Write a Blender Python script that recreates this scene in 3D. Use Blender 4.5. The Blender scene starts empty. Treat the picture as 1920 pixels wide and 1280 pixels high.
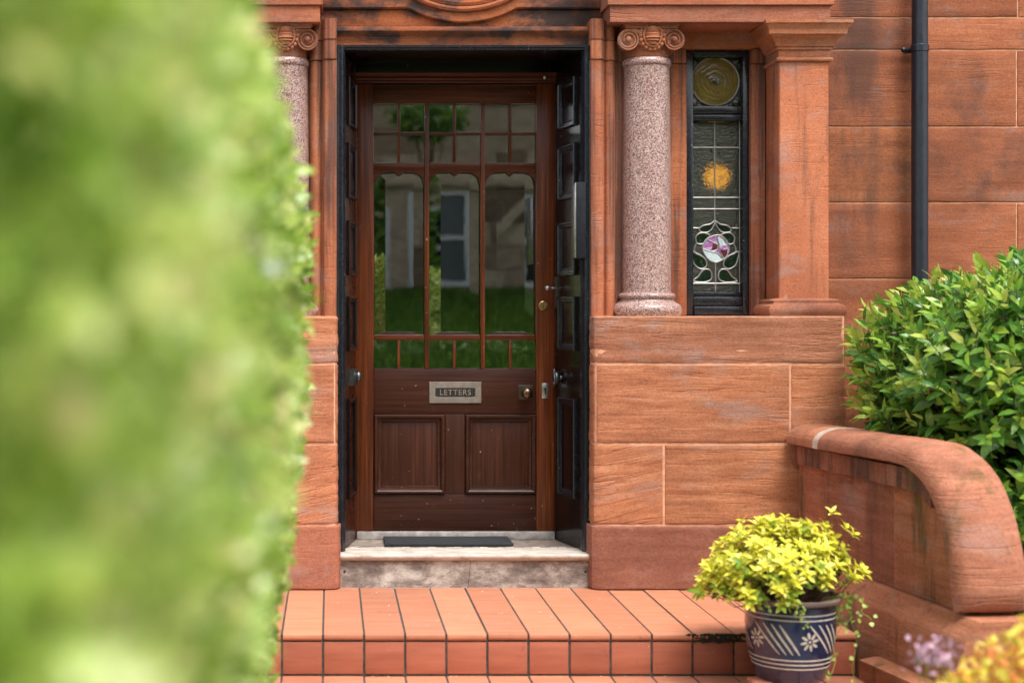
import bpy, bmesh, math, random
import numpy as np
from mathutils import Vector, Matrix, noise as mnoise

random.seed(7)
rng = np.random.default_rng(11)
PI = math.pi
SC = bpy.context.scene

# ------------------------------------------------------------------ camera, world, sun, exposure
F_PX, CX, CY, D, CAM_Z = 2900.0, 620.0, 592.0, 6.62, 1.172     # view geometry measured on the 1920x1280 photograph
cam_data = bpy.data.cameras.new('camera')
cam = bpy.data.objects.new('camera', cam_data)
SC.collection.objects.link(cam)
SC.camera = cam
cam.location = (0, -D, CAM_Z)
cam.rotation_euler = (math.radians(90), 0, 0)
cam_data.sensor_width = 36
cam_data.lens = F_PX / 1920 * 36
cam_data.shift_x = (960 - CX) / 1920
cam_data.shift_y = -(640 - CY) / 1920
cam_data.clip_start = 0.02
cam_data.clip_end = 400
cam_data.dof.use_dof = True
cam_data.dof.focus_distance = 6.85
cam_data.dof.aperture_fstop = 1.75

SUN_DIR = Vector((0.24, -0.50, 1.05)).normalized()               # towards the sun
world = bpy.data.worlds.new('World')
SC.world = world
world.use_nodes = True
wt = world.node_tree
sky = wt.nodes.new('ShaderNodeTexSky')
sky.sky_type = 'NISHITA'
sky.sun_disc = False
sky.sun_elevation = math.asin(SUN_DIR.z)
sky.sun_rotation = math.atan2(SUN_DIR.x, SUN_DIR.y)
sky.air_density = 1.0
sky.dust_density = 4.0
hs = wt.nodes.new('ShaderNodeHueSaturation')                        # overcast: the blue is mostly gone
hs.inputs['Saturation'].default_value = 0.35
wt.links.new(sky.outputs[0], hs.inputs['Color'])
wt.links.new(hs.outputs[0], wt.nodes['Background'].inputs['Color'])
wt.nodes['Background'].inputs['Strength'].default_value = 0.15

sun_data = bpy.data.lights.new('sun', 'SUN')
sun_data.energy = 1.35
sun_data.angle = math.radians(26)
sun_data.color = (1.0, 0.97, 0.93)
sun = bpy.data.objects.new('sun', sun_data)
SC.collection.objects.link(sun)
sun.rotation_euler = (-SUN_DIR).to_track_quat('-Z', 'Y').to_euler()

SC.view_settings.view_transform = 'Standard'
SC.view_settings.look = 'None'
SC.view_settings.gamma = 1
SC.view_settings.exposure = 1.27
SC.cycles.max_bounces = 5
SC.cycles.diffuse_bounces = 2
SC.cycles.use_adaptive_sampling = True
SC.cycles.adaptive_threshold = 0.03
SC.cycles.transparent_max_bounces = 12
SC.cycles.use_denoising = True
SC.cycles.sample_clamp_indirect = 6

# ------------------------------------------------------------------ helpers
COL = SC.collection

def P(px, py, y):
    """world point at depth y for a measured photograph position"""
    k = (D + y) / F_PX
    return ((px - CX) * k, y, CAM_Z + (CY - py) * k)

def PXx(px, y): return (px - CX) * (D + y) / F_PX
def PZ(py, y): return CAM_Z + (CY - py) * (D + y) / F_PX

def tag(o, label=None, cat=None, group=None, kind=None):
    if label: o['label'] = label
    if cat: o['category'] = cat
    if group: o['group'] = group
    if kind: o['kind'] = kind
    return o

def empty(name, loc=(0, 0, 0), parent=None):
    o = bpy.data.objects.new(name, None)
    o.empty_display_size = 0.1
    COL.objects.link(o)
    o.location = loc
    if parent: o.parent = parent
    return o

def link_mesh(name, me, mat, parent=None, loc=None, rotz=None):
    o = bpy.data.objects.new(name, me)
    if mat is not None and len(me.materials) == 0:
        me.materials.append(mat)
    COL.objects.link(o)
    if parent: o.parent = parent
    if loc: o.location = loc
    if rotz is not None: o.rotation_euler = (0, 0, rotz)
    return o

def bm_obj(name, bm, mat, parent=None, smooth=False, loc=None, rotz=None, angle=35):
    bmesh.ops.recalc_face_normals(bm, faces=bm.faces[:])
    me = bpy.data.meshes.new(name)
    if smooth:
        for f in bm.faces: f.smooth = True
        lim = math.radians(angle)
        for e in bm.edges:
            if len(e.link_faces) == 2 and e.calc_face_angle(0) > lim: e.smooth = False
    bm.to_mesh(me)
    bm.free()
    return link_mesh(name, me, mat, parent, loc, rotz)

def add_box(bm, a, b, bevel=0.0, seg=2):
    x0, y0, z0 = a; x1, y1, z1 = b
    vs = [bm.verts.new(p) for p in ((x0,y0,z0),(x1,y0,z0),(x1,y1,z0),(x0,y1,z0),(x0,y0,z1),(x1,y0,z1),(x1,y1,z1),(x0,y1,z1))]
    fs = [bm.faces.new([vs[i] for i in q]) for q in ((0,3,2,1),(4,5,6,7),(0,1,5,4),(1,2,6,5),(2,3,7,6),(3,0,4,7))]
    if bevel > 0:
        es = list({e for f in fs for e in f.edges})
        bmesh.ops.bevel(bm, geom=es, offset=bevel, segments=seg, affect='EDGES', profile=0.5)

def box(name, a, b, mat, parent=None, bevel=0.003, seg=2, smooth=True):
    bm = bmesh.new(); add_box(bm, a, b, bevel, seg)
    return bm_obj(name, bm, mat, parent, smooth)

def add_sweep(bm, path, profile, closed=False, cap=True):
    """profile (out, z) swept along a plan path with mitred corners; out is to the right of the path"""
    n = len(path); rings = []
    for i in range(n):
        p = Vector(path[i])
        d1 = (Vector(path[i]) - Vector(path[i-1])).normalized() if (i > 0 or closed) else None
        d2 = (Vector(path[(i+1) % n]) - Vector(path[i])).normalized() if (i < n-1 or closed) else None
        if d1 is None: d1 = d2
        if d2 is None: d2 = d1
        n1 = Vector((d1.y, -d1.x)); n2 = Vector((d2.y, -d2.x))
        m = (n1 + n2)
        m = m / max(0.2, m.dot(n1)) if m.length > 1e-6 else n1
        rings.append([bm.verts.new((p.x + m.x*o, p.y + m.y*o, z)) for o, z in profile])
    k = len(profile)
    for i in range(n if closed else n-1):
        a, b = rings[i], rings[(i+1) % n]
        for j in range(k-1):
            bm.faces.new((a[j], b[j], b[j+1], a[j+1]))
    if cap and not closed:
        bm.faces.new(rings[0]); bm.faces.new(list(reversed(rings[-1])))

def add_frame(bm, u0, u1, v0, v1, profile, conv):
    """picture-frame moulding; profile (inset, height); conv(u, v, h) -> point"""
    rings = []
    for ins, h in profile:
        rings.append([bm.verts.new(conv(u, v, h)) for u, v in ((u0+ins, v0+ins), (u1-ins, v0+ins), (u1-ins, v1-ins), (u0+ins, v1-ins))])
    for j in range(len(rings)-1):
        for i in range(4):
            bm.faces.new((rings[j][i], rings[j][(i+1) % 4], rings[j+1][(i+1) % 4], rings[j+1][i]))
    return rings

def add_lathe(bm, profile, seg=40, center=(0, 0, 0), cap=True):
    cx, cy, cz = center; rings = []
    for r, z in profile:
        rings.append([bm.verts.new((cx + r*math.cos(2*PI*i/seg), cy + r*math.sin(2*PI*i/seg), cz + z)) for i in range(seg)])
    for a, b in zip(rings[:-1], rings[1:]):
        for i in range(seg):
            bm.faces.new((a[i], a[(i+1) % seg], b[(i+1) % seg], b[i]))
    if cap:
        bm.faces.new(list(reversed(rings[0]))); bm.faces.new(rings[-1])

def add_tube(bm, pts, rad, seg=8, closed=False, cap=True):
    pts = [Vector(p) for p in pts]; n = len(pts); rings = []; ref = None
    for i in range(n):
        if closed: t = pts[(i+1) % n] - pts[i-1]
        else: t = pts[min(i+1, n-1)] - pts[max(i-1, 0)]
        t.normalize()
        if ref is None:
            ref = Vector((0, 0, 1)) if abs(t.z) < 0.9 else Vector((1, 0, 0))
        s = t.cross(ref)
        if s.length < 1e-5: s = t.cross(Vector((0.3, 1, 0.2)))
        s.normalize(); u = s.cross(t).normalized(); ref = u
        r = rad[i] if isinstance(rad, (list, tuple)) else rad
        rings.append([bm.verts.new(pts[i] + s*(r*math.cos(2*PI*k/seg)) + u*(r*math.sin(2*PI*k/seg))) for k in range(seg)])
    for i in range(n if closed else n-1):
        a, b = rings[i], rings[(i+1) % n]
        for k in range(seg):
            bm.faces.new((a[k], a[(k+1) % seg], b[(k+1) % seg], b[k]))
    if cap and not closed:
        bm.faces.new(list(reversed(rings[0]))); bm.faces.new(rings[-1])

def add_ellipsoid(bm, c, r, seg=16, rings=10, fn=None):
    vs = []
    for j in range(1, rings):
        th = PI*j/rings
        row = []
        for i in range(seg):
            ph = 2*PI*i/seg
            v = Vector((math.sin(th)*math.cos(ph), math.sin(th)*math.sin(ph), math.cos(th)))
            k = fn(v) if fn else 1
            row.append(bm.verts.new((c[0]+r[0]*v.x*k, c[1]+r[1]*v.y*k, c[2]+r[2]*v.z*k)))
        vs.append(row)
    top = bm.verts.new((c[0], c[1], c[2]+r[2])); bot = bm.verts.new((c[0], c[1], c[2]-r[2]))
    for i in range(seg):
        bm.faces.new((top, vs[0][i], vs[0][(i+1) % seg])); bm.faces.new((bot, vs[-1][(i+1) % seg], vs[-1][i]))
    for a, b in zip(vs[:-1], vs[1:]):
        for i in range(seg):
            bm.faces.new((a[i], b[i], b[(i+1) % seg], a[(i+1) % seg]))

def add_prism(bm, poly, z0, z1):
    a = [bm.verts.new((x, y, z0)) for x, y in poly]; b = [bm.verts.new((x, y, z1)) for x, y in poly]
    n = len(poly)
    for i in range(n): bm.faces.new((a[i], a[(i+1) % n], b[(i+1) % n], b[i]))
    bm.faces.new(list(reversed(a))); bm.faces.new(b)

# ------------------------------------------------------------------ materials
class NT:
    def __init__(s, name):
        s.m = bpy.data.materials.new(name); s.m.use_nodes = True
        s.t = s.m.node_tree; s.b = s.t.nodes['Principled BSDF']; s.out = s.t.nodes['Material Output']
    def n(s, kind, **kw):
        nd = s.t.nodes.new('ShaderNode' + kind)
        for k, v in kw.items(): setattr(nd, k, v)
        return nd
    def l(s, a, b): s.t.links.new(a, b)
    def val(s, sock, v):
        if hasattr(v, 'links') or isinstance(v, bpy.types.NodeSocket): s.l(v, sock)
        else: sock.default_value = v
    def pos(s, rand=0.0):
        g = s.n('NewGeometry')
        if rand == 0: return g.outputs['Position']
        oi = s.n('ObjectInfo'); a = s.n('VectorMath', operation='SCALE'); a.inputs[0].default_value = (13.1, 7.7, 19.3)
        s.l(oi.outputs['Random'], a.inputs['Scale'])
        mu = s.n('VectorMath', operation='SCALE'); s.l(a.outputs[0], mu.inputs[0]); mu.inputs['Scale'].default_value = rand
        ad = s.n('VectorMath', operation='ADD'); s.l(g.outputs['Position'], ad.inputs[0]); s.l(mu.outputs[0], ad.inputs[1])
        return ad.outputs[0]
    def noise(s, vec, scale=(1, 1, 1), detail=4, rough=0.55, dist=0.0):
        mp = s.n('Mapping'); mp.inputs['Scale'].default_value = scale; s.l(vec, mp.inputs['Vector'])
        nz = s.n('TexNoise'); nz.inputs['Scale'].default_value = 1; nz.inputs['Detail'].default_value = detail
        nz.inputs['Roughness'].default_value = rough; nz.inputs['Distortion'].default_value = dist
        s.l(mp.outputs[0], nz.inputs['Vector']); return nz.outputs[0]
    def ramp(s, fac, stops, interp='LINEAR'):
        r = s.n('ValToRGB'); r.color_ramp.interpolation = interp; el = r.color_ramp.elements
        while len(el) < len(stops): el.new(0.5)
        for e, (p, c) in zip(el, stops):
            e.position = p; e.color = (*c, 1) if len(c) == 3 else c
        s.l(fac, r.inputs[0]); return r.outputs[0]
    def mix(s, a, b, fac, mode='MIX'):
        m = s.n('MixRGB', blend_type=mode)
        for sock, v in ((m.inputs[0], fac), (m.inputs[1], a), (m.inputs[2], b)):
            if isinstance(v, bpy.types.NodeSocket): s.l(v, sock)
            elif isinstance(v, (int, float)): sock.default_value = v
            else: sock.default_value = (*v, 1)
        return m.outputs[0]
    def math(s, op, a, b=0.0):
        m = s.n('Math', operation=op); s.val(m.inputs[0], a); s.val(m.inputs[1], b); return m.outputs[0]
    def step(s, v, lo, hi):
        m = s.n('MapRange', interpolation_type='SMOOTHSTEP'); s.l(v, m.inputs[0])
        m.inputs[1].default_value = lo; m.inputs[2].default_value = hi; return m.outputs[0]
    def sep(s, v):
        x = s.n('SeparateXYZ'); s.l(v, x.inputs[0]); return x.outputs
    def bump(s, h, strength=0.3, dist=0.005, normal=None):
        b = s.n('Bump'); b.inputs['Strength'].default_value = strength; b.inputs['Distance'].default_value = dist
        s.l(h, b.inputs['Height'])
        if normal is not None: s.l(normal, b.inputs['Normal'])
        return b.outputs[0]
    def fin(s, color=None, rough=None, normal=None, **kw):
        if color is not None: s.val(s.b.inputs['Base Color'], color if isinstance(color, bpy.types.NodeSocket) else (*color, 1))
        if rough is not None: s.val(s.b.inputs['Roughness'], rough)
        if normal is not None: s.l(normal, s.b.inputs['Normal'])
        for k, v in kw.items():
            s.b.inputs[k.replace('_', ' ')].default_value = v
        return s.m

def sandstone(name, ca, cb, cc, bed=0.5, bed_scale=42, soot=0.0, soot_scale=(2.2, 2.2, 1.0), moss=0.0, pale=0.0, rand=1.0, streak=26, run=None, tilt=0.0, soot_lo=0.5):
    t = NT(name); p = t.pos(rand); w = t.pos(0)
    warm = lambda c: (c[0]*0.85, c[1]*0.835, c[2]*0.76)
    ca, cb, cc = warm(ca), warm(cb), warm(cc)
    ca = tuple(0.6*a + 0.4*b for a, b in zip(ca, cb))
    if tilt:
        mp = t.n('Mapping'); mp.inputs['Rotation'].default_value = (0, tilt, 0); t.l(p, mp.inputs['Vector']); p = mp.outputs[0]
    st = t.noise(p, (3.4, 3.4, streak), 6, 0.7, 0.3)
    col = t.ramp(st, [(0.30, ca), (0.5, cb), (0.70, cc)])
    oi = t.n('ObjectInfo')
    col = t.mix(col, t.ramp(oi.outputs['Random'], [(0, (0.74, 0.78, 0.84)), (0.35, (0.97, 0.93, 0.92)), (0.7, (1.0, 1.02, 0.92)), (1, (1.10, 1.08, 1.06))]), min(1, rand), 'MULTIPLY')
    dk = t.noise(p, (1.1, 1.1, 11), 6, 0.6, 0.5)                # darker beds in the stone
    col = t.mix(col, tuple(c*0.55 for c in cb), t.math('MULTIPLY', t.step(dk, 0.56, 0.72), 0.32))
    big = t.noise(p, (1.7, 1.7, 2.6), 4)
    col = t.mix(col, t.ramp(big, [(0.3, (0.62, 0.6, 0.6)), (0.55, (1, 1, 1)), (0.8, (1.12, 1.08, 1.02))]), 0.75, 'MULTIPLY')
    grain = t.noise(p, (200, 200, 200), 2, 0.7)
    col = t.mix(col, t.ramp(grain, [(0.25, (0.62, 0.6, 0.6)), (0.55, (1, 1, 1)), (0.85, (1.3, 1.3, 1.3))]), 0.75, 'MULTIPLY')
    gz = t.noise(p, (3.1, 3.1, 6.5), 5, 0.65, 0.4)                # greyer weathered patches
    col = t.mix(col, tuple(0.75*sum(cb)/3 + 0.35*v for v in cb), t.math('MULTIPLY', t.step(gz, 0.52, 0.7), 0.5))
    grit = t.noise(p, (75, 75, 110), 3, 0.65)
    col = t.mix(col, t.ramp(grit, [(0.3, (0.74, 0.72, 0.72)), (0.5, (1, 1, 1)), (0.7, (1.16, 1.16, 1.16))]), 0.7, 'MULTIPLY')
    spots = t.noise(w, (38, 38, 38), 2, 0.5)
    col = t.mix(col, (0.14, 0.07, 0.05), t.math('MULTIPLY', t.step(spots, 0.69, 0.74), 0.55))
    if pale:
        pz = t.noise(w, (9, 9, 3.2), 5, 0.65, 0.6)
        col = t.mix(col, (0.72, 0.5, 0.42), t.math('MULTIPLY', t.step(pz, 0.63, 0.78), pale))
    if soot:
        sz = t.noise(w, soot_scale, 6, 0.62, 0.3)
        col = t.mix(col, (0.045, 0.032, 0.03), t.math('MULTIPLY', t.step(sz, soot_lo, soot_lo+0.2), soot))
    if run:                                                   # dark water-run stain down the wall
        xs = t.sep(w)
        dx = t.math('ABSOLUTE', t.math('SUBTRACT', xs[0], run[0]))
        band = t.math('SUBTRACT', 1.0, t.step(dx, run[1]*0.3, run[1]))
        zz = t.step(xs[2], run[2], run[2] + 0.5)
        nz = t.step(t.noise(w, (7, 7, 1.6), 5, 0.65), 0.3, 0.62)
        col = t.mix(col, (0.06, 0.035, 0.028), t.math('MULTIPLY', t.math('MULTIPLY', band, zz), t.math('MULTIPLY', nz, 0.72)))
    if moss:
        mz = t.noise(w, (9, 9, 1.3), 6, 0.65, 0.2)
        col = t.mix(col, (0.07, 0.06, 0.018), t.math('MULTIPLY', t.step(mz, 0.52, 0.7), moss))
        kz = t.noise(w, (6, 6, 1.0), 6, 0.6)
        col = t.mix(col, (0.05, 0.032, 0.025), t.math('MULTIPLY', t.step(kz, 0.5, 0.75), moss*0.7))
    bd = t.noise(p, (2.0, 2.0, bed_scale), 5, 0.62, 0.5)
    hb = t.ramp(bd, [(0.3, (0, 0, 0)), (0.46, (0.75,)*3), (0.7, (1, 1, 1))])
    ck = t.noise(p, (1.5, 1.5, bed_scale*0.55), 4, 0.5, 0.2)     # thin eroded bedding cracks
    line = t.ramp(ck, [(0.477, (1, 1, 1)), (0.497, (0, 0, 0)), (0.503, (0, 0, 0)), (0.523, (1, 1, 1))])
    gate = t.math('MULTIPLY', t.step(big, 0.46, 0.62), bed)
    line = t.mix((1, 1, 1), line, gate)
    h = t.math('ADD', t.math('MULTIPLY', hb, bed*0.45), t.math('ADD', t.math('MULTIPLY', line, 1.1), t.math('ADD', t.math('MULTIPLY', grain, 0.14), t.math('MULTIPLY', grit, 0.3))))
    n2 = t.bump(h, 0.75, 0.0065)
    return t.fin(col, 0.88, n2, Specular_IOR_Level=0.25)

R1, R2, R3 = (0.26, 0.088, 0.048), (0.47, 0.185, 0.102), (0.58, 0.265, 0.165)
M_ped = sandstone('red_sandstone_rough', R1, R2, R3, bed=0.75, bed_scale=40, pale=0.18)
M_ped_x = sandstone('red_sandstone_crossbedded', R1, R2, R3, bed=0.8, bed_scale=44, pale=0.15, tilt=0.2)
M_plinth = sandstone('red_sandstone_plinth', (0.30, 0.105, 0.068), (0.41, 0.160, 0.105), (0.48, 0.21, 0.15), bed=0.2, streak=5, pale=0.2)
M_carve = sandstone('red_sandstone_carved', (0.34, 0.10, 0.055), (0.46, 0.17, 0.095), (0.54, 0.225, 0.135), bed=0.3, streak=9, pale=0.25, soot=0.45, soot_scale=(7, 7, 7))
M_jamb = sandstone('red_sandstone_jamb', (0.30, 0.085, 0.045), (0.46, 0.16, 0.085), (0.54, 0.21, 0.12), bed=0.2, streak=2.5, soot=0.75, soot_scale=(26, 26, 0.9), pale=0.25, soot_lo=0.43)
M_pil = sandstone('red_sandstone_pilaster', (0.40, 0.13, 0.07), (0.50, 0.175, 0.095), (0.57, 0.225, 0.13), bed=0.15, streak=4, pale=0.7, soot=0.5, soot_scale=(16, 16, 1.4), soot_lo=0.48)
M_ent = sandstone('red_sandstone_entablature', (0.36, 0.10, 0.06), (0.50, 0.175, 0.10), (0.57, 0.22, 0.135), bed=0.5, streak=20, pale=0.3, soot=0.3, soot_scale=(3, 3, 9))
M_lin = sandstone('red_sandstone_lintel', (0.30, 0.075, 0.03), (0.45, 0.14, 0.06), (0.52, 0.19, 0.09), bed=0.25, streak=10, soot=0.97, soot_scale=(4.6, 4.6, 7.0), soot_lo=0.41)
M_wall = sandstone('red_sandstone_wall', (0.25, 0.080, 0.042), (0.385, 0.133, 0.068), (0.47, 0.180, 0.10), bed=0.28, bed_scale=70, streak=18, soot=0.55, soot_scale=(3.2, 3.2, 2.4), run=(2.38, 0.16, 1.15))
M_bal = sandstone('red_sandstone_weathered', (0.26, 0.092, 0.052), (0.42, 0.165, 0.096), (0.52, 0.225, 0.145), bed=0.45, bed_scale=60, streak=30, moss=0.9, pale=0.3)
M_ledge = sandstone('red_sandstone_ledge', (0.24, 0.085, 0.05), (0.38, 0.145, 0.085), (0.47, 0.20, 0.13), bed=0.4, streak=6, moss=0.9, soot=0.8, soot_scale=(16, 16, 2.5), soot_lo=0.44)
M_roll = sandstone('red_sandstone_roll', (0.30, 0.11, 0.062), (0.44, 0.175, 0.108), (0.55, 0.245, 0.16), bed=0.4, streak=26, moss=0.6, pale=0.35)

def m_mortar():
    t = NT('pale_pointing'); p = t.pos()
    nz = t.noise(p, (30, 30, 30), 4)
    return t.fin(t.ramp(nz, [(0.3, (0.44, 0.20, 0.11)), (0.7, (0.66, 0.36, 0.22))]), 0.95, t.bump(nz, 0.4, 0.004))
M_mortar = m_mortar()

def m_granite():
    t = NT('pink_granite'); p = t.pos()
    v = t.n('TexVoronoi'); v.inputs['Scale'].default_value = 270; t.l(p, v.inputs['Vector'])
    hsv = t.sep(v.outputs['Color'])
    col = t.ramp(hsv[0], [(0.0, (0.07, 0.045, 0.045)), (0.13, (0.17, 0.10, 0.09)), (0.3, (0.32, 0.18, 0.15)), (0.5, (0.40, 0.25, 0.21)), (0.75, (0.48, 0.34, 0.30)), (0.9, (0.56, 0.45, 0.41))], 'CONSTANT')
    f = t.noise(p, (420, 420, 420), 2)
    col = t.mix(col, t.ramp(f, [(0.3, (0.6,)*3), (0.7, (1.15,)*3)]), 0.6, 'MULTIPLY')
    return t.fin(col, 0.3, Specular_IOR_Level=0.5)
M_granite = m_granite()

def m_wood(name, dark, mid, light, axis='v', rough=0.3, wear=0.0, coat=0.03, spec=0.2):
    t = NT(name); p = t.pos(0.6)
    sc = (95, 95, 2.0) if axis == 'v' else (2.0, 95, 95)
    g = t.noise(p, sc, 6, 0.65, 0.3)
    col = t.ramp(g, [(0.3, dark), (0.52, mid), (0.75, light)])
    b = t.noise(p, (4, 4, 1.2) if axis == 'v' else (1.2, 4, 4), 3)
    col = t.mix(col, t.ramp(b, [(0.3, (0.6, 0.55, 0.5)), (0.7, (1.15, 1.1, 1.05))]), 0.8, 'MULTIPLY')
    w = t.pos()
    if wear:
        z = t.noise(w, (14, 14, 9), 6, 0.7)
        col = t.mix(col, (0.30, 0.20, 0.15), t.math('MULTIPLY', t.step(z, 0.6, 0.8), wear))
    sp = t.noise(w, (60, 60, 60), 2)
    col = t.mix(col, (0.55, 0.45, 0.38), t.math('MULTIPLY', t.step(sp, 0.735, 0.77), 0.5))
    nz = t.noise(w, (9, 9, 9), 4)
    rg = t.n('MapRange'); t.l(nz, rg.inputs[0]); rg.inputs[3].default_value = rough - 0.08; rg.inputs[4].default_value = rough + 0.15
    return t.fin(col, rg.outputs[0], t.bump(g, 0.12, 0.0015), Specular_IOR_Level=spec, Coat_Weight=coat, Coat_Roughness=0.12)
M_wood_v = m_wood('varnished_wood_upright', (0.035, 0.009, 0.004), (0.105, 0.027, 0.008), (0.23, 0.066, 0.016), 'v')
M_wood_h = m_wood('varnished_wood_level', (0.03, 0.008, 0.004), (0.078, 0.021, 0.008), (0.15, 0.042, 0.014), 'h')
M_wood_wv = m_wood('weathered_wood_upright', (0.022, 0.007, 0.004), (0.046, 0.015, 0.008), (0.075, 0.026, 0.013), 'v', 0.36, 0.16, 0.03)
M_wood_wh = m_wood('weathered_wood_level', (0.022, 0.007, 0.004), (0.044, 0.0145, 0.008), (0.068, 0.024, 0.012), 'h', 0.38, 0.2, 0.03)
M_storm = m_wood('dark_stained_wood', (0.004, 0.003, 0.003), (0.008, 0.005, 0.005), (0.014, 0.007, 0.006), 'v', 0.16, 0.02, 0.0, 0.28)
M_storm_b = m_wood('brown_stained_wood', (0.02, 0.006, 0.004), (0.04, 0.011, 0.006), (0.06, 0.017, 0.008), 'v', 0.25, 0.04, 0.1)

def m_paint(name, c, rough=0.22, chips=0.0, bumpy=0.0, spec=0.5):
    t = NT(name); p = t.pos(); n = t.noise(p, (45, 45, 45), 4)
    col = t.ramp(n, [(0.35, tuple(x*0.75 for x in c)), (0.7, tuple(min(1, x*1.3) for x in c))])
    if chips:
        z = t.noise(p, (75, 75, 55), 3, 0.6)
        col = t.mix(col, (0.40, 0.32, 0.26), t.math('MULTIPLY', t.step(z, 0.71, 0.75), chips))
    bn = t.noise(p, (60, 60, 18), 3); sp_ = spec
    rg = t.n('MapRange'); t.l(t.noise(p, (12, 12, 12), 4), rg.inputs[0]); rg.inputs[3].default_value = rough*0.6; rg.inputs[4].default_value = rough*1.7
    return t.fin(col, rg.outputs[0], t.bump(bn, 0.15 + bumpy, 0.002), Specular_IOR_Level=sp_)
M_black = m_paint('black_gloss_paint', (0.010, 0.012, 0.017), 0.2, 0.6, 0.35)
M_pipe = m_paint('navy_black_pipe_paint', (0.010, 0.014, 0.022), 0.34, 0.35, 0.1)

def m_metal(name, c, rough, metallic=1.0, tar=0.3):
    t = NT(name); p = t.pos(); n = t.noise(p, (55, 55, 55), 4)
    col = t.ramp(n, [(0.3, tuple(x*(1-tar) for x in c)), (0.7, c)])
    return t.fin(col, rough, t.bump(n, 0.1, 0.001), Metallic=metallic)
M_nickel = m_metal('brushed_bronze_nickel', (0.46, 0.40, 0.37), 0.42)
M_brass = m_metal('aged_brass', (0.36, 0.25, 0.11), 0.38)
M_darkbrass = m_metal('tarnished_dark_brass', (0.10, 0.085, 0.065), 0.35)
M_knob = m_metal('worn_bronze_knob', (0.20, 0.13, 0.085), 0.3)
M_iron = m_metal('grey_iron', (0.17, 0.19, 0.20), 0.38)
M_lead = m_metal('grey_lead_came', (0.36, 0.36, 0.36), 0.5, 0.75)
M_slot = m_paint('dark_slot', (0.012, 0.011, 0.010), 0.5)
M_steel = m_metal('scratched_steel', (0.55, 0.55, 0.58), 0.3, 1.0, 0.5)
M_panelgrey = m_paint('charcoal_powder_coat', (0.012, 0.014, 0.017), 0.6, 0, 0, 0.15)

def m_marble():
    t = NT('worn_white_doorstep_stone'); p = t.pos()
    n = t.noise(p, (13, 22, 22), 6, 0.7, 0.1)
    col = t.ramp(n, [(0.3, (0.26, 0.21, 0.17)), (0.5, (0.46, 0.40, 0.34)), (0.7, (0.58, 0.54, 0.49))])
    st = t.noise(p, (3, 3, 40), 5, 0.6)
    col = t.mix(col, (0.24, 0.16, 0.11), t.math('MULTIPLY', t.step(st, 0.58, 0.75), 0.35))
    return t.fin(col, 0.55, t.bump(n, 0.15, 0.003))
M_marble = m_marble()

def m_riser():
    t = NT('stained_white_riser'); p = t.pos()
    n = t.noise(p, (7, 7, 13), 7, 0.75, 0.15)
    col = t.ramp(n, [(0.33, (0.08, 0.06, 0.05)), (0.47, (0.20, 0.16, 0.135)), (0.6, (0.42, 0.37, 0.32)), (0.75, (0.56, 0.52, 0.47))])
    f = t.noise(p, (90, 90, 90), 3, 0.7)
    col = t.mix(col, (0.10, 0.08, 0.07), t.math('MULTIPLY', t.step(f, 0.58, 0.7), 0.55))
    return t.fin(col, 0.8, t.bump(f, 0.3, 0.002))
M_riser = m_riser()

def m_tile(name, a, b):
    t = NT(name); p = t.pos(1.0); oi = t.n('ObjectInfo')
    n = t.noise(p, (3, 25, 25), 6, 0.65)
    col = t.ramp(n, [(0.3, a), (0.7, b)])
    col = t.mix(col, t.ramp(oi.outputs['Random'], [(0, (0.82, 0.80, 0.80)), (0.5, (1, 1, 1)), (1, (1.08, 1.07, 1.06))]), 1, 'MULTIPLY')
    d = t.noise(t.pos(), (22, 22, 22), 5, 0.7)
    col = t.mix(col, (0.06, 0.035, 0.03), t.math('MULTIPLY', t.step(d, 0.58, 0.78), 0.65))
    wsp = t.noise(t.pos(), (48, 48, 48), 2)
    col = t.mix(col, (0.75, 0.68, 0.6), t.math('MULTIPLY', t.step(wsp, 0.76, 0.78), 0.6))
    return t.fin(col, 0.5, t.bump(t.noise(p, (60, 60, 60), 4), 0.12, 0.002), Specular_IOR_Level=0.45)
M_tile = m_tile('terracotta_tread_tile', (0.37, 0.136, 0.072), (0.50, 0.208, 0.118))
M_tile_r = m_tile('terracotta_riser_tile', (0.27, 0.075, 0.040), (0.38, 0.120, 0.068))

def m_plain(name, a, b, sc=30, rough=0.9, bump=0.3, dist=0.004):
    t = NT(name); n = t.noise(t.pos(), (sc,)*3, 6, 0.65)
    return t.fin(t.ramp(n, [(0.32, a), (0.68, b)]), rough, t.bump(n, bump, dist))
M_grout = m_plain('dark_mossy_grout', (0.018, 0.017, 0.015), (0.10, 0.085, 0.07), 40)
M_moss = m_plain('black_moss', (0.008, 0.008, 0.006), (0.03, 0.03, 0.018), 60, 1.0, 0.8)
M_mat = m_plain('grey_rubber_mat', (0.010, 0.011, 0.013), (0.020, 0.022, 0.026), 180, 0.85, 0.8, 0.002)
M_floor = m_plain('worn_lobby_tile', (0.12, 0.09, 0.07), (0.34, 0.28, 0.23), 26, 0.5)
M_sill = m_plain('weathered_grey_sill', (0.16, 0.14, 0.13), (0.42, 0.38, 0.35), 18, 0.6)
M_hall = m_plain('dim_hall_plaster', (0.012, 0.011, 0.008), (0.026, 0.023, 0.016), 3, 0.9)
M_soil = m_plain('dark_garden_soil', (0.02, 0.013, 0.008), (0.07, 0.045, 0.03), 25, 1.0, 0.8, 0.02)
M_path = m_plain('grey_paving', (0.12, 0.11, 0.10), (0.24, 0.22, 0.20), 8, 0.9)
M_terra = m_plain('orange_terracotta', (0.36, 0.11, 0.05), (0.52, 0.19, 0.10), 20, 0.8)
M_cream = m_plain('cream_pot_slip', (0.34, 0.29, 0.23), (0.54, 0.48, 0.40), 60, 0.3)
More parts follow.
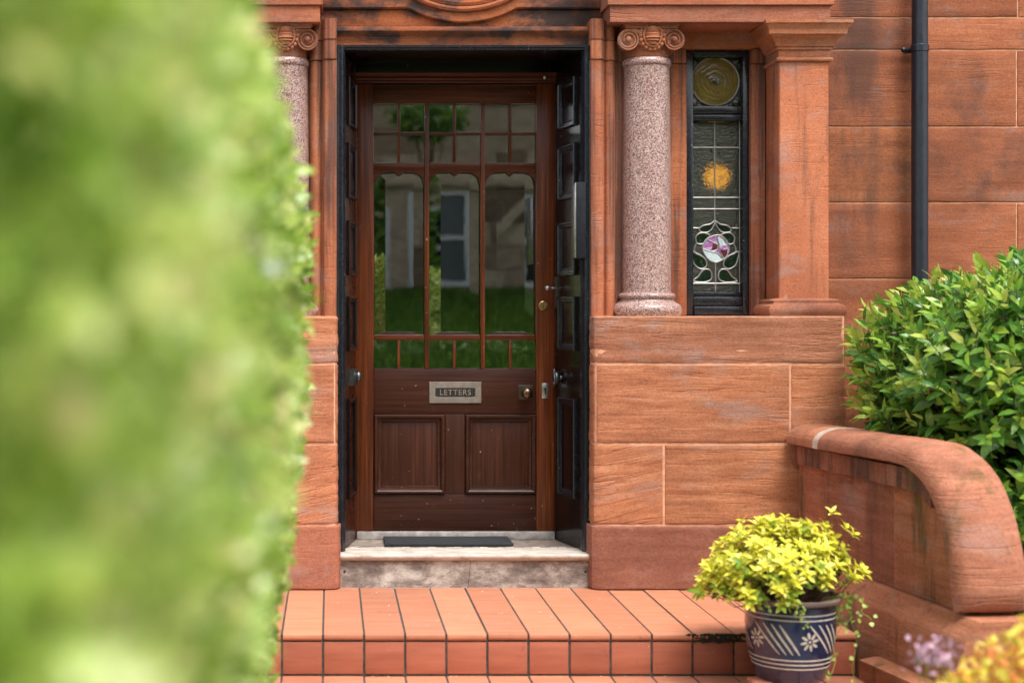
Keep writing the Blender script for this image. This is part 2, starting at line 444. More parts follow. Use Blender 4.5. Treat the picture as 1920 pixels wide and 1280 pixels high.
M_creamlit = m_plain('white_sash_paint', (0.76, 0.76, 0.76), (0.86, 0.86, 0.86), 9, 0.5)
M_stem = m_plain('brown_twig', (0.06, 0.03, 0.02), (0.14, 0.075, 0.05), 60)

def m_pot():
    t = NT('blue_glazed_pot'); p = t.pos(); n = t.noise(p, (14, 14, 8), 5, 0.6)
    z = t.sep(p)[2]
    col = t.ramp(n, [(0.3, (0.006, 0.012, 0.037)), (0.55, (0.010, 0.018, 0.052)), (0.8, (0.022, 0.029, 0.066))])
    rim = t.step(z, 0.166, 0.176)
    col = t.mix(col, (0.20, 0.14, 0.12), t.math('MULTIPLY', rim, 0.85))
    return t.fin(col, 0.14, t.bump(n, 0.1, 0.004), Coat_Weight=0.5)
M_pot = m_pot()

def m_leaf(name, stops, rough=0.4, trans=0.3, spec=0.4):
    t = NT(name); g = t.n('NewGeometry'); oi = t.n('ObjectInfo')
    r = t.math('FRACT', t.math('ADD', g.outputs['Random Per Island'], t.math('MULTIPLY', oi.outputs['Random'], 7.31)))
    col = t.ramp(r, stops)
    nz = t.noise(t.pos(), (90, 90, 90), 3)
    col = t.mix(col, t.ramp(nz, [(0.3, (0.8,)*3), (0.7, (1.15,)*3)]), 0.7, 'MULTIPLY')
    t.fin(col, rough, None, Specular_IOR_Level=spec)
    tr = t.n('BsdfTranslucent'); t.l(col, tr.inputs['Color'])
    mx = t.n('MixShader'); mx.inputs[0].default_value = trans
    t.l(t.b.outputs[0], mx.inputs[1]); t.l(tr.outputs[0], mx.inputs[2]); t.l(mx.outputs[0], t.out.inputs['Surface'])
    return t.m
def patchy(m, scale, amount, cols):
    nt = m.node_tree; t = NT.__new__(NT); t.m = m; t.t = nt; t.b = nt.nodes['Principled BSDF']; t.out = nt.nodes['Material Output']
    src = t.b.inputs['Base Color'].links[0].from_socket
    nz = t.noise(t.pos(), scale, 3, 0.55)
    res = t.mix(src, t.ramp(nz, cols), amount, 'MULTIPLY')
    for n in nt.nodes:
        for i in n.inputs:
            if i.name in ('Base Color', 'Color') and n.type in ('BSDF_PRINCIPLED', 'BSDF_TRANSLUCENT'): nt.links.new(res, i)
M_hedge = m_leaf('hedge_leaf', [(0, (0.21, 0.33, 0.05)), (0.3, (0.37, 0.49, 0.09)), (0.6, (0.51, 0.60, 0.15)), (0.85, (0.66, 0.71, 0.28)), (1, (0.68, 0.54, 0.28))], 0.28, 0.5, 0.8)
patchy(M_hedge, (8.5, 8.5, 8.5), 1.0, [(0.34, (0.28, 0.40, 0.16)), (0.44, (0.85, 0.98, 0.7)), (0.56, (1.12, 1.12, 0.95)), (0.66, (1.3, 1.36, 2.1))])  # shaded gaps and pale sky sheen painted into the leaf colour as noise patches
M_shrub = m_leaf('glossy_shrub_leaf', [(0, (0.06, 0.17, 0.03)), (0.35, (0.11, 0.27, 0.04)), (0.68, (0.19, 0.38, 0.045)), (0.86, (0.30, 0.50, 0.06)), (1, (0.44, 0.60, 0.08))], 0.3, 0.42, 0.6)
M_shrub_new = m_leaf('shrub_new_growth', [(0, (0.22, 0.34, 0.04)), (0.6, (0.40, 0.52, 0.07)), (1, (0.56, 0.54, 0.14))], 0.35, 0.4)
M_yel = m_leaf('yellow_leaf', [(0, (0.56, 0.56, 0.04)), (0.5, (0.74, 0.70, 0.06)), (1, (0.84, 0.79, 0.16))], 0.42, 0.35)
M_yg = m_leaf('yellow_green_leaf', [(0, (0.12, 0.24, 0.02)), (0.5, (0.32, 0.42, 0.03)), (1, (0.54, 0.54, 0.06))], 0.42, 0.35)
M_ivy = m_leaf('ivy_leaf', [(0, (0.22, 0.34, 0.05)), (1, (0.42, 0.50, 0.12))], 0.45, 0.3)
M_orange = m_leaf('orange_yellow_leaf', [(0, (0.62, 0.17, 0.05)), (0.25, (0.74, 0.38, 0.06)), (0.5, (0.80, 0.62, 0.10)), (0.85, (0.66, 0.64, 0.10)), (1, (0.66, 0.14, 0.09))], 0.5, 0.35)
M_mauve = m_leaf('mauve_petal', [(0, (0.42, 0.24, 0.34)), (1, (0.58, 0.40, 0.48))], 0.6, 0.3)
M_far = m_leaf('far_foliage', [(0, (0.05, 0.13, 0.02)), (0.6, (0.12, 0.26, 0.03)), (1, (0.26, 0.38, 0.06))], 0.5, 0.3)

def m_glass(name, ior=2.3, tint=(0.5, 0.52, 0.5)):
    t = NT(name); fr = t.n('Fresnel'); fr.inputs[0].default_value = ior
    gl = t.n('BsdfGlossy'); gl.inputs['Roughness'].default_value = 0.0; gl.inputs['Color'].default_value = (0.95, 0.97, 0.95, 1)
    tr = t.n('BsdfTransparent'); tr.inputs['Color'].default_value = (*tint, 1)
    nb = t.bump(t.noise(t.pos(), (7, 7, 5), 2), 0.5, 0.00022); t.l(nb, gl.inputs['Normal'])
    mx = t.n('MixShader'); t.l(fr.outputs[0], mx.inputs[0]); t.l(tr.outputs[0], mx.inputs[1]); t.l(gl.outputs[0], mx.inputs[2])
    t.l(mx.outputs[0], t.out.inputs['Surface']); t.t.nodes.remove(t.b); return t.m
M_glass = m_glass('door_glass', 2.9)

def m_obscure(name, tint, bump=0.5, scale=70, rough=0.05):
    t = NT(name); p = t.pos(); v = t.n('TexVoronoi', feature='SMOOTH_F1'); v.inputs['Scale'].default_value = scale; t.l(p, v.inputs['Vector'])
    n = t.math('ADD', v.outputs['Distance'], t.math('MULTIPLY', t.noise(p, (scale*0.6,)*3, 2), 0.6))
    nb = t.bump(n, bump, 0.012)
    rf = t.n('BsdfRefraction'); rf.inputs['Color'].default_value = (*tint, 1); rf.inputs['IOR'].default_value = 1.12; rf.inputs['Roughness'].default_value = rough
    t.l(nb, rf.inputs['Normal'])
    gl = t.n('BsdfGlossy'); gl.inputs['Roughness'].default_value = 0.12; t.l(nb, gl.inputs['Normal'])
    fr = t.n('Fresnel'); fr.inputs[0].default_value = 1.5; t.l(nb, fr.inputs['Normal'])
    df = t.n('BsdfDiffuse'); df.inputs['Color'].default_value = (*[c*0.22 for c in tint], 1)
    m0 = t.n('MixShader'); m0.inputs[0].default_value = 0.22; t.l(rf.outputs[0], m0.inputs[1]); t.l(df.outputs[0], m0.inputs[2])
    mx = t.n('MixShader'); t.l(fr.outputs[0], mx.inputs[0]); t.l(m0.outputs[0], mx.inputs[1]); t.l(gl.outputs[0], mx.inputs[2])
    t.l(mx.outputs[0], t.out.inputs['Surface']); t.t.nodes.remove(t.b); return t.m
M_obs = m_obscure('rippled_clear_glass', (0.62, 0.66, 0.50), 0.35, 105, 0.0)
M_obs_g = m_obscure('green_leaded_glass', (0.10, 0.30, 0.13), 0.3, 50, 0.1)
M_obs_o = m_obscure('olive_leaded_glass', (0.42, 0.36, 0.12), 0.5, 90)

def m_opal(name, stops, sc=20):
    t = NT(name); n = t.noise(t.pos(), (sc, sc, sc*1.4), 4, 0.6, 1.2)
    return t.fin(t.ramp(n, stops), 0.15)
M_opal_p = m_opal('purple_opal_glass', [(0.3, (0.16, 0.03, 0.10)), (0.45, (0.34, 0.16, 0.38)), (0.6, (0.50, 0.42, 0.62)), (0.72, (0.58, 0.28, 0.20))])
M_opal_b = m_opal('pale_blue_opal_glass', [(0.3, (0.30, 0.46, 0.50)), (0.6, (0.56, 0.70, 0.70)), (0.8, (0.66, 0.74, 0.74))])
M_opal_r = m_opal('dark_red_glass', [(0.3, (0.05, 0.008, 0.008)), (0.7, (0.16, 0.03, 0.03))])

def m_roundel():
    t = NT('amber_bullseye_glass'); tc = t.n('TexCoord')
    xs = t.sep(tc.outputs['Object'])
    r = t.math('POWER', t.math('ADD', t.math('MULTIPLY', xs[0], xs[0]), t.math('MULTIPLY', xs[2], xs[2])), 0.5)
    wv = t.math('SINE', t.math('ADD', t.math('MULTIPLY', r, 300.0), t.math('MULTIPLY', t.noise(tc.outputs['Object'], (18, 18, 18), 4), 16.0)))
    col = t.ramp(t.noise(tc.outputs['Object'], (10, 10, 10), 4), [(0.3, (0.10, 0.072, 0.012)), (0.7, (0.19, 0.135, 0.026))])
    col = t.mix((0.04, 0.03, 0.008), col, t.step(r, 0.006, 0.035))
    return t.fin(col, 0.12, t.bump(wv, 0.14, 0.004))
M_roundel = m_roundel()

def m_emit(name, c, s):
    t = NT(name); e = t.n('Emission'); e.inputs[0].default_value = (*c, 1); e.inputs[1].default_value = s
    t.l(e.outputs[0], t.out.inputs['Surface']); return t.m
M_lamp = m_emit('lit_amber_shade', (1.0, 0.37, 0.018), 2.0)
M_lamp.cycles.emission_sampling = 'NONE'
def lamp_shade(m):
    t = NT.__new__(NT); t.m = m; t.t = m.node_tree
    em = [n for n in t.t.nodes if n.type == 'EMISSION'][0]
    lw = t.n('LayerWeight'); lw.inputs[0].default_value = 0.5
    v = t.n('TexVoronoi'); v.inputs['Scale'].default_value = 75; t.l(t.pos(), v.inputs['Vector'])
    k = t.math('MULTIPLY', t.math('SUBTRACT', 1.15, lw.outputs['Facing']), t.math('SUBTRACT', 1.35, t.math('MULTIPLY', v.outputs['Distance'], 1.5)))
    t.l(t.math('MULTIPLY', k, 2.0), em.inputs[1])
lamp_shade(M_lamp)

# ------------------------------------------------------------------ stones that wrap a plan path
def round_path(pts, r, seg=6):
    out = [Vector(pts[0])]
    for i in range(1, len(pts)-1):
        a, b, c = Vector(pts[i-1]), Vector(pts[i]), Vector(pts[i+1]); rr = r[i-1] if isinstance(r, (list, tuple)) else r
        p = b + (a-b).normalized()*rr; q = b + (c-b).normalized()*rr
        for k in range(seg+1):
            u = k/seg; out.append((1-u)**2*p + 2*u*(1-u)*b + u*u*q)
    out.append(Vector(pts[-1])); return out

class Path:
    def __init__(s, pts):
        s.p = [Vector(q) for q in pts]; s.a = [0.0]
        for i in range(1, len(s.p)): s.a.append(s.a[-1] + (s.p[i]-s.p[i-1]).length)
        s.len = s.a[-1]
    def at(s, u):
        u = min(max(u, 0), s.len)
        for i in range(1, len(s.p)):
            if u <= s.a[i] + 1e-9:
                L = s.a[i]-s.a[i-1]; f = (u-s.a[i-1])/L if L > 1e-9 else 0
                return s.p[i-1].lerp(s.p[i], f)
        return s.p[-1]
    def nrm(s, u, e=0.006):
        d = s.at(u+e) - s.at(u-e); d.normalize(); return Vector((d.y, -d.x))
    def s_of_x(s, x):
        best = min(range(4001), key=lambda k: abs(s.at(s.len*k/4000).x - x) + 0.2*abs(s.at(s.len*k/4000).y))
        return s.len*best/4000

def wrap_stone(name, path, s0, s1, z0, z1, mat, parent, amp=0.004, ds=0.02, dz=0.014, edge=0.006, depth=0.03, proud=0.0, joint=0.0042, wob=0.0018):
    s0 += joint; s1 -= joint; z0 += joint; z1 -= joint
    ns = max(2, int((s1-s0)/ds)); nz = max(2, int((z1-z0)/dz))
    su = [s0, s0+edge*0.4, s0+edge] + [s0+edge+(s1-s0-2*edge)*i/ns for i in range(1, ns)] + [s1-edge, s1-edge*0.4, s1]
    zu = [z0, z0+edge*0.4, z0+edge] + [z0+edge+(z1-z0-2*edge)*i/nz for i in range(1, nz)] + [z1-edge, z1-edge*0.4, z1]
    seed = random.random()*50
    bm = bmesh.new(); grid = []
    for j, z in enumerate(zu):
        row = []
        for i, s in enumerate(su):
            p = path.at(s); n = path.nrm(s)
            e = min(s-s0, s1-s, z-z0, z1-z)/edge
            back = edge*0.8*(1-math.sqrt(max(0, 1-(1-min(e, 1))**2)))
            b = mnoise.fractal(Vector((p.x*2.2+seed, p.y*2.2, z*34+seed*3)), 0.6, 2.1, 4)
            g = mnoise.noise(Vector((p.x*3.1+seed, z*3.3, 7.7)))
            off = proud - back + amp*(0.8*b + 0.6*g)*min(1, e+0.25)
            zz = z + (wob*mnoise.noise(Vector((p.x*23, z*11, seed))) if (j < 2 or j > len(zu)-3) else 0)
            row.append(bm.verts.new((p.x+n.x*off, p.y+n.y*off, zz)))
        grid.append(row)
    for j in range(len(zu)-1):
        for i in range(len(su)-1):
            bm.faces.new((grid[j][i], grid[j][i+1], grid[j+1][i+1], grid[j+1][i]))
    loop = grid[0][:] + [r[-1] for r in grid[1:]] + grid[-1][-2::-1] + [r[0] for r in grid[-2:0:-1]]
    lp = [(s, zu[0]) for s in su] + [(su[-1], z) for z in zu[1:]] + [(s, zu[-1]) for s in su[-2::-1]] + [(su[0], z) for z in zu[-2:0:-1]]
    bk = []
    for s, z in lp:
        p = path.at(s); n = path.nrm(s); bk.append(bm.verts.new((p.x-n.x*depth, p.y-n.y*depth, z)))
    for i in range(len(loop)):
        k = (i+1) % len(loop); bm.faces.new((loop[i], bk[i], bk[k], loop[k]))
    return bm_obj(name, bm, mat, parent, True)

# ================================================================== GROUND
bm = bmesh.new()
add_prism(bm, [(-60, -60), (60, -60), (60, 60), (-60, 60)], -0.6, -0.33)
tag(bm_obj('ground', bm, M_path), kind='structure')
bm = bmesh.new()
g = 26
vs = [[bm.verts.new((2.1+3.2*i/g, -3.2+3.55*j/g, -0.30 + 0.05*mnoise.noise(Vector((i*0.5, j*0.5, 0))))) for i in range(g+1)] for j in range(g+1)]
for j in range(g):
    for i in range(g): bm.faces.new((vs[j][i], vs[j][i+1], vs[j+1][i+1], vs[j+1][i]))
tag(bm_obj('garden_bed', bm, M_soil, smooth=True), kind='structure')

# ================================================================== THE HOUSE
XC = 0.577                                                         # centre of the doorway
house = empty('sandstone_house', (XC, 0.3, -0.33))
tag(house, 'red sandstone house front with carved doorway, granite columns and leaded side window', 'house')
def part(name, loc=(0, 0, 0)):
    o = empty(name, (loc[0]-house.location.x, loc[1]-house.location.y, loc[2]-house.location.z)); o.parent = house; return o
# parts keep world coordinates in their meshes: every part empty sits at the world origin
def mir(x): return 2*XC - x

# ---- pedestals either side of the door
Z_COURSE = [0.132, 0.132 + 0.0, 0]
PED_TOP = PZ(592, 0)
zc = [0.0, PZ(984, 0), PZ(832, 0), PZ(682, 0), PED_TOP]
for side in (1, -1):
    ped = part('pedestal')
    base_pts = [(1.123, 0.20), (1.123, 0.0), (2.203, 0.0), (2.203, 0.37)]
    if side < 0: base_pts = [(mir(x), y) for x, y in reversed(base_pts)]
    pts = round_path(base_pts, [0.04, 0.008] if side > 0 else [0.008, 0.04])
    path = Path(pts)
    bm = bmesh.new()
    inset = [(p.x - 0.0035*path.nrm(path.a[i]).x, p.y - 0.0035*path.nrm(path.a[i]).y) for i, p in enumerate(path.p)]
    add_prism(bm, inset, -0.33, PED_TOP-0.001)
    bm_obj('pointing', bm, M_mortar, ped)
    def S(px):
        x = PXx(px, 0); x = x if side > 0 else mir(x); return path.s_of_x(x)
    L = path.len
    c_in = path.s_of_x(1.123 + 0.012) if side > 0 else path.s_of_x(mir(1.135))
    rows = [(0, zc[0]+0.0, zc[1], [None], M_plinth, 0.002, 0.012),
            (1, zc[1], zc[2], [1245], M_ped, 0.0034, 0),
            (2, zc[2], zc[3], [1482], M_ped, 0.003, 0),
            (3, zc[3], zc[4], [None], M_ped, 0.004, 0)]
    for ri, za, zb, js, mt, amp, proud in rows:
        cuts = [0.0] + sorted(S(j) for j in js if j) + [L]
        if ri == 2:                                               # thin return stone on the reveal
            cuts = sorted(cuts + [c_in if side > 0 else c_in])
        for k in range(len(cuts)-1):
            m2 = M_ped_x if (ri == 1 and ((k == 0) == (side > 0))) else mt
            wrap_stone('stone', path, cuts[k], cuts[k+1], za, zb, m2, ped, amp=amp, proud=proud, ds=0.022, dz=0.012)

# ---- main wall to the right and left of the doorway bay
wallp = part('main_wall')
WY = 0.37
zw = [PZ(v, WY) for v in (743, 668, 523, 380, 238, 94, 33)]
zrows = [-0.33, 0.02, 0.42] + zw + [zw[-1]+0.35, zw[-1]+0.70, zw[-1]+1.05]
for side in (1, -1):
    xa, xb = 2.20, 4.75
    path = Path([(xa, WY), (xb, WY)]) if side > 0 else Path([(mir(xb), WY), (mir(xa), WY)])
    bm = bmesh.new(); 
    x0, x1 = (xa, xb) if side > 0 else (mir(xb), mir(xa))
    add_box(bm, (x0, WY+0.005, -0.33), (x1, WY+0.30, zrows[-1]))
    bm_obj('pointing', bm, M_mortar, wallp)
    for k in range(len(zrows)-1):
        if k % 2 == 1: js = [PXx(1909, WY), PXx(1909, WY)+1.35]
        else: js = [PXx(1726, WY), PXx(1726, WY)+0.98]
        if k in (7, 8): js = [PXx(1726, WY)]
        if k in (5, 7): js = [PXx(1907, WY)]
        if side < 0: js = [mir(x) for x in js]
        cuts = sorted([0.0, path.len] + [path.s_of_x(x) for x in js])
        for a, b in zip(cuts[:-1], cuts[1:]):
            wrap_stone('stone', path, a, b, zrows[k], zrows[k+1], M_wall, wallp, amp=0.0022, ds=0.06, dz=0.03, edge=0.006, joint=0.0028, proud=0.012 if k < 3 else 0)

# ---- stone jambs beside the door, behind the columns
def jamb_poly(side):
    pts = [(1.128, 0.30), (1.128, 0.095), (1.134, 0.088), (1.174, 0.088), (1.183, 0.094), (1.186, 0.105), (1.190, 0.128), (1.196, 0.132), (1.20, 0.122),
           (1.212, 0.116), (1.226, 0.119), (1.236, 0.13), (1.243, 0.15), (1.252, 0.17), (1.30, 0.175), (1.30, 0.30)]
    return pts if side > 0 else [(mir(x), y) for x, y in reversed(pts)]
for side in (1, -1):
    j = part('jamb')
    zcap = [PED_TOP-0.006, PZ(112, 0.1), PZ(75, 0.1), 2.46]
    for k in range(3):
        poly = jamb_poly(side)
        if k == 1:
            c = sum(p[0] for p in poly)/len(poly); poly = [(x, y-0.006 if y < 0.29 else y) for x, y in poly]
        if k == 2:
            poly = [(x, y-0.010 if y < 0.29 else y) for x, y in poly]
        bm = bmesh.new(); add_prism(bm, poly, zcap[k]+0.0015, zcap[k+1]-0.0015)
        bm_obj('stone', bm, M_jamb, j, True, angle=50)

# ---- window wall between column and pilaster (right), matching blind bay on the left
WWY = 0.26
for side in (1, -1):
    ww = part('window_wall')
    def bx(nm, xa, xb, za, zb, ya=WWY, yb=0.45):
        if side < 0: xa, xb = mir(xb), mir(xa)
        return box(nm, (xa, ya, za), (xb, yb, zb), M_jamb if za < 2.3 else M_ent, ww, 0.006)
    wx0, wx1, wz0, wz1 = PXx(1288, WWY), PXx(1408, WWY), PED_TOP, PZ(92, WWY)
    bx('stone', 1.302, wx0, PED_TOP+0.001, PZ(120, WWY)-0.001)
    bx('stone', 1.302, wx0-0.004, PZ(120, WWY)+0.001, wz1-0.001, WWY-0.008)
    bx('stone', wx1, 1.935, PED_TOP+0.001, PZ(120, WWY)-0.001)
    bx('stone', wx1+0.004, 1.935, PZ(120, WWY)+0.001, wz1-0.001, WWY-0.008)
    bx('stone', 1.302, 1.935, wz1+0.001, 2.47)
    if side < 0:
        bx('blind_panel', wx0, wx1, PED_TOP+0.001, wz1-0.001, 0.33)

# ---- pilasters
PX0, PX1, PY = PXx(1461, 0.068), PXx(1554, 0.068), 0.068
SOFFIT = PZ(42, 0.02)
for side in (1, -1):
    pl = part('pilaster')
    pp = [(PX0, 0.27), (PX0, PY), (PX1, PY), (PX1, 0.39)]
    if side < 0: pp = [(mir(x), y) for x, y in reversed(pp)]
    zb, zt = PZ(561, PY), PZ(115, PY)
    bm = bmesh.new()
    add_sweep(bm, pp, [(-0.003, zb-0.002), (0, zb), (0, zt), (-0.003, zt+0.002)], cap=False)
    bmesh.ops.bevel(bm, geom=[e for e in bm.edges if abs(e.verts[0].co.x-e.verts[1].co.x) < 1e-5 and abs(e.verts[0].co.y-e.verts[1].co.y) < 1e-5 and e.verts[0].co.y < 0.1], offset=0.004, segments=2, affect='EDGES')
    bm_obj('shaft', bm, M_pil, pl, True)
    z = lambda v: PZ(v, PY)
    bm = bmesh.new()
    add_sweep(bm, pp, [(0.0, z(594)), (0.050, z(593.5)), (0.058, z(587)), (0.060, z(581)), (0.056, z(575)), (0.046, z(571)), (0.036, z(570)), (0.032, z(567)), (0.034, z(564)),
                       (0.030, z(561.5)), (0.02, z(560)), (0.004, z(559)), (-0.02, z(558))])
    bm_obj('base', bm, M_carve, pl, True, angle=50)
    bm = bmesh.new()
    add_sweep(bm, pp, [(-0.02, z(118)), (0.002, z(117)), (0.014, z(115)), (0.016, z(112)), (0.012, z(109)), (0.004, z(108)), (0.004, z(95)), (0.012, z(94)), (0.013, z(89)),
                       (0.020, z(88)), (0.024, z(82)), (0.034, z(75)), (0.052, z(70)), (0.060, z(68)), (0.061, z(62)), (0.064, z(57)), (0.074, z(51.5)), (0.076, z(50)), (0.080, z(49)), (0.080, z(43)), (0.06, z(42.4)), (-0.02, z(42.4))])
    bm_obj('capital', bm, M_carve, pl, True, angle=40)

# ---- entablature blocks over columns
for side in (1, -1):
    en = part('entablature')
    ep = [(PXx(1144, 0.02), 0.24), (PXx(1144, 0.02), 0.02), (PXx(1557, 0.02), 0.02), (PXx(1557, 0.02), 0.39)]
    if side < 0: ep = [(mir(x), y) for x, y in reversed(ep)]
    zz = lambda v: PZ(v, 0.02)
    bm = bmesh.new(); add_sweep(bm, ep, [(-0.05, SOFFIT), (-0.002, SOFFIT), (0, SOFFIT+0.002), (0, zz(11)), (-0.05, zz(11))]); bm_obj('lower_fascia', bm, M_ent, en)
    bm = bmesh.new(); add_sweep(bm, ep, [(-0.05, zz(10.5)), (0.010, zz(10.5)), (0.012, zz(9.5)), (0.012, 2.66), (-0.05, 2.66)]); bm_obj('upper_fascia', bm, M_ent, en)
    bm = bmesh.new(); add_sweep(bm, ep, [(-0.05, 2.661), (0.02, 2.661), (0.03, 2.70), (0.06, 2.73), (0.07, 2.78), (0.10, 2.82), (0.10, 2.86), (-0.05, 2.86)]); bm_obj('cornice', bm, M_ent, en)
    xs = sorted([ep[0][0], ep[2][0]])
    box('soffit', (xs[0]+0.003, 0.023, SOFFIT+0.002), (xs[1]-0.003, 0.40, 2.85), M_ent, en, 0)

# ---- lintel over the door with the round opening's moulding
lin = part('lintel')
LY = 0.20
lx0, lx1 = mir(PXx(1136, LY)) , PXx(1136, LY)
oc_x, oc_z, oc_r = PXx(868, LY-0.03), PZ(-172, LY-0.03), 194*(D+LY)/F_PX
zl = lambda v: PZ(v, LY)
lx0i, lx1i = ep[0][0], PXx(1144, 0.02)                            # between the entablature blocks
lx0i = mir(PXx(1144, 0.02)) + 0.002; lx1i = PXx(1144, 0.02) - 0.002
box('stone', (lx0i, LY, zl(52)), (lx1i, 0.60, zl(18)-0.001), M_lin, lin, 0.004)
# raised fascia whose lower edge dips round the oculus
bm = bmesh.new()
def dip(x):
    d = abs(x - oc_x); R = oc_r + 0.045
    flat = zl(18)
    if d < R:
        c = oc_z - math.sqrt(R*R - d*d)
        k = min(1, max(0, (0.27-d)/0.07)); k = k*k*(3-2*k)
        return min(flat, flat + (c-flat)*k) if c < flat else flat
    return flat
N = 90; low = []; top = []
for i in range(N+1):
    x = lx0i + (lx1i-lx0i)*i/N; low.append((x, dip(x))); top.append((x, 3.3))
YF = LY-0.022
fl = [bm.verts.new((x, YF+0.006, z)) for x, z in low]; fl2 = [bm.verts.new((x, YF, z+0.006)) for x, z in low]; ft = [bm.verts.new((x, YF, z)) for x, z in top]; bl = [bm.verts.new((x, LY+0.01, z)) for x, z in low]
for i in range(N):
    bm.faces.new((fl[i], fl[i+1], fl2[i+1], fl2[i])); bm.faces.new((fl2[i], fl2[i+1], ft[i+1], ft[i])); bm.faces.new((bl[i], bl[i+1], fl[i+1], fl[i]))
bm_obj('fascia', bm, M_lin, lin, True)
box('backing', (lx0i, LY+0.012, zl(18)), (lx1i, 0.60, 3.3), M_lin, lin, 0)
for rr, tr, yy in ((oc_r-0.012, 0.014, YF-0.004), (oc_r-0.040, 0.018, YF+0.002), (oc_r-0.068, 0.012, YF+0.0)):
    bm = bmesh.new(); add_tube(bm, [(oc_x+rr*math.cos(2*PI*k/72), yy, oc_z+rr*math.sin(2*PI*k/72)) for k in range(72)], tr, 8, True)
    bm_obj('oculus_ring', bm, M_lin, lin, True)
bm = bmesh.new(); n = 48
vv = [bm.verts.new((oc_x+(oc_r-0.07)*math.cos(2*PI*k/n), YF-0.003, oc_z+(oc_r-0.07)*math.sin(2*PI*k/n))) for k in range(n)]; bm.faces.new(vv)
bm_obj('oculus_pane', bm, M_black, lin)
# hood roll and flat band beneath it
bm = bmesh.new()
zl = lambda v: PZ(v, LY-0.045)
pr = [(-0.05, zl(52)), (0.020, zl(52)), (0.027, zl(53)), (0.030, zl(56)), (0.029, zl(60)), (0.018, zl(65)), (0.006, zl(69)), (0.002, zl(72)), (0.0, zl(86)), (-0.05, zl(86))]
add_sweep(bm, [(lx0i+0.0, LY-0.045), (lx1i-0.0, LY-0.045)], [(o, z) for o, z in pr])
bm_obj('hood_moulding', bm, M_lin, lin, True)

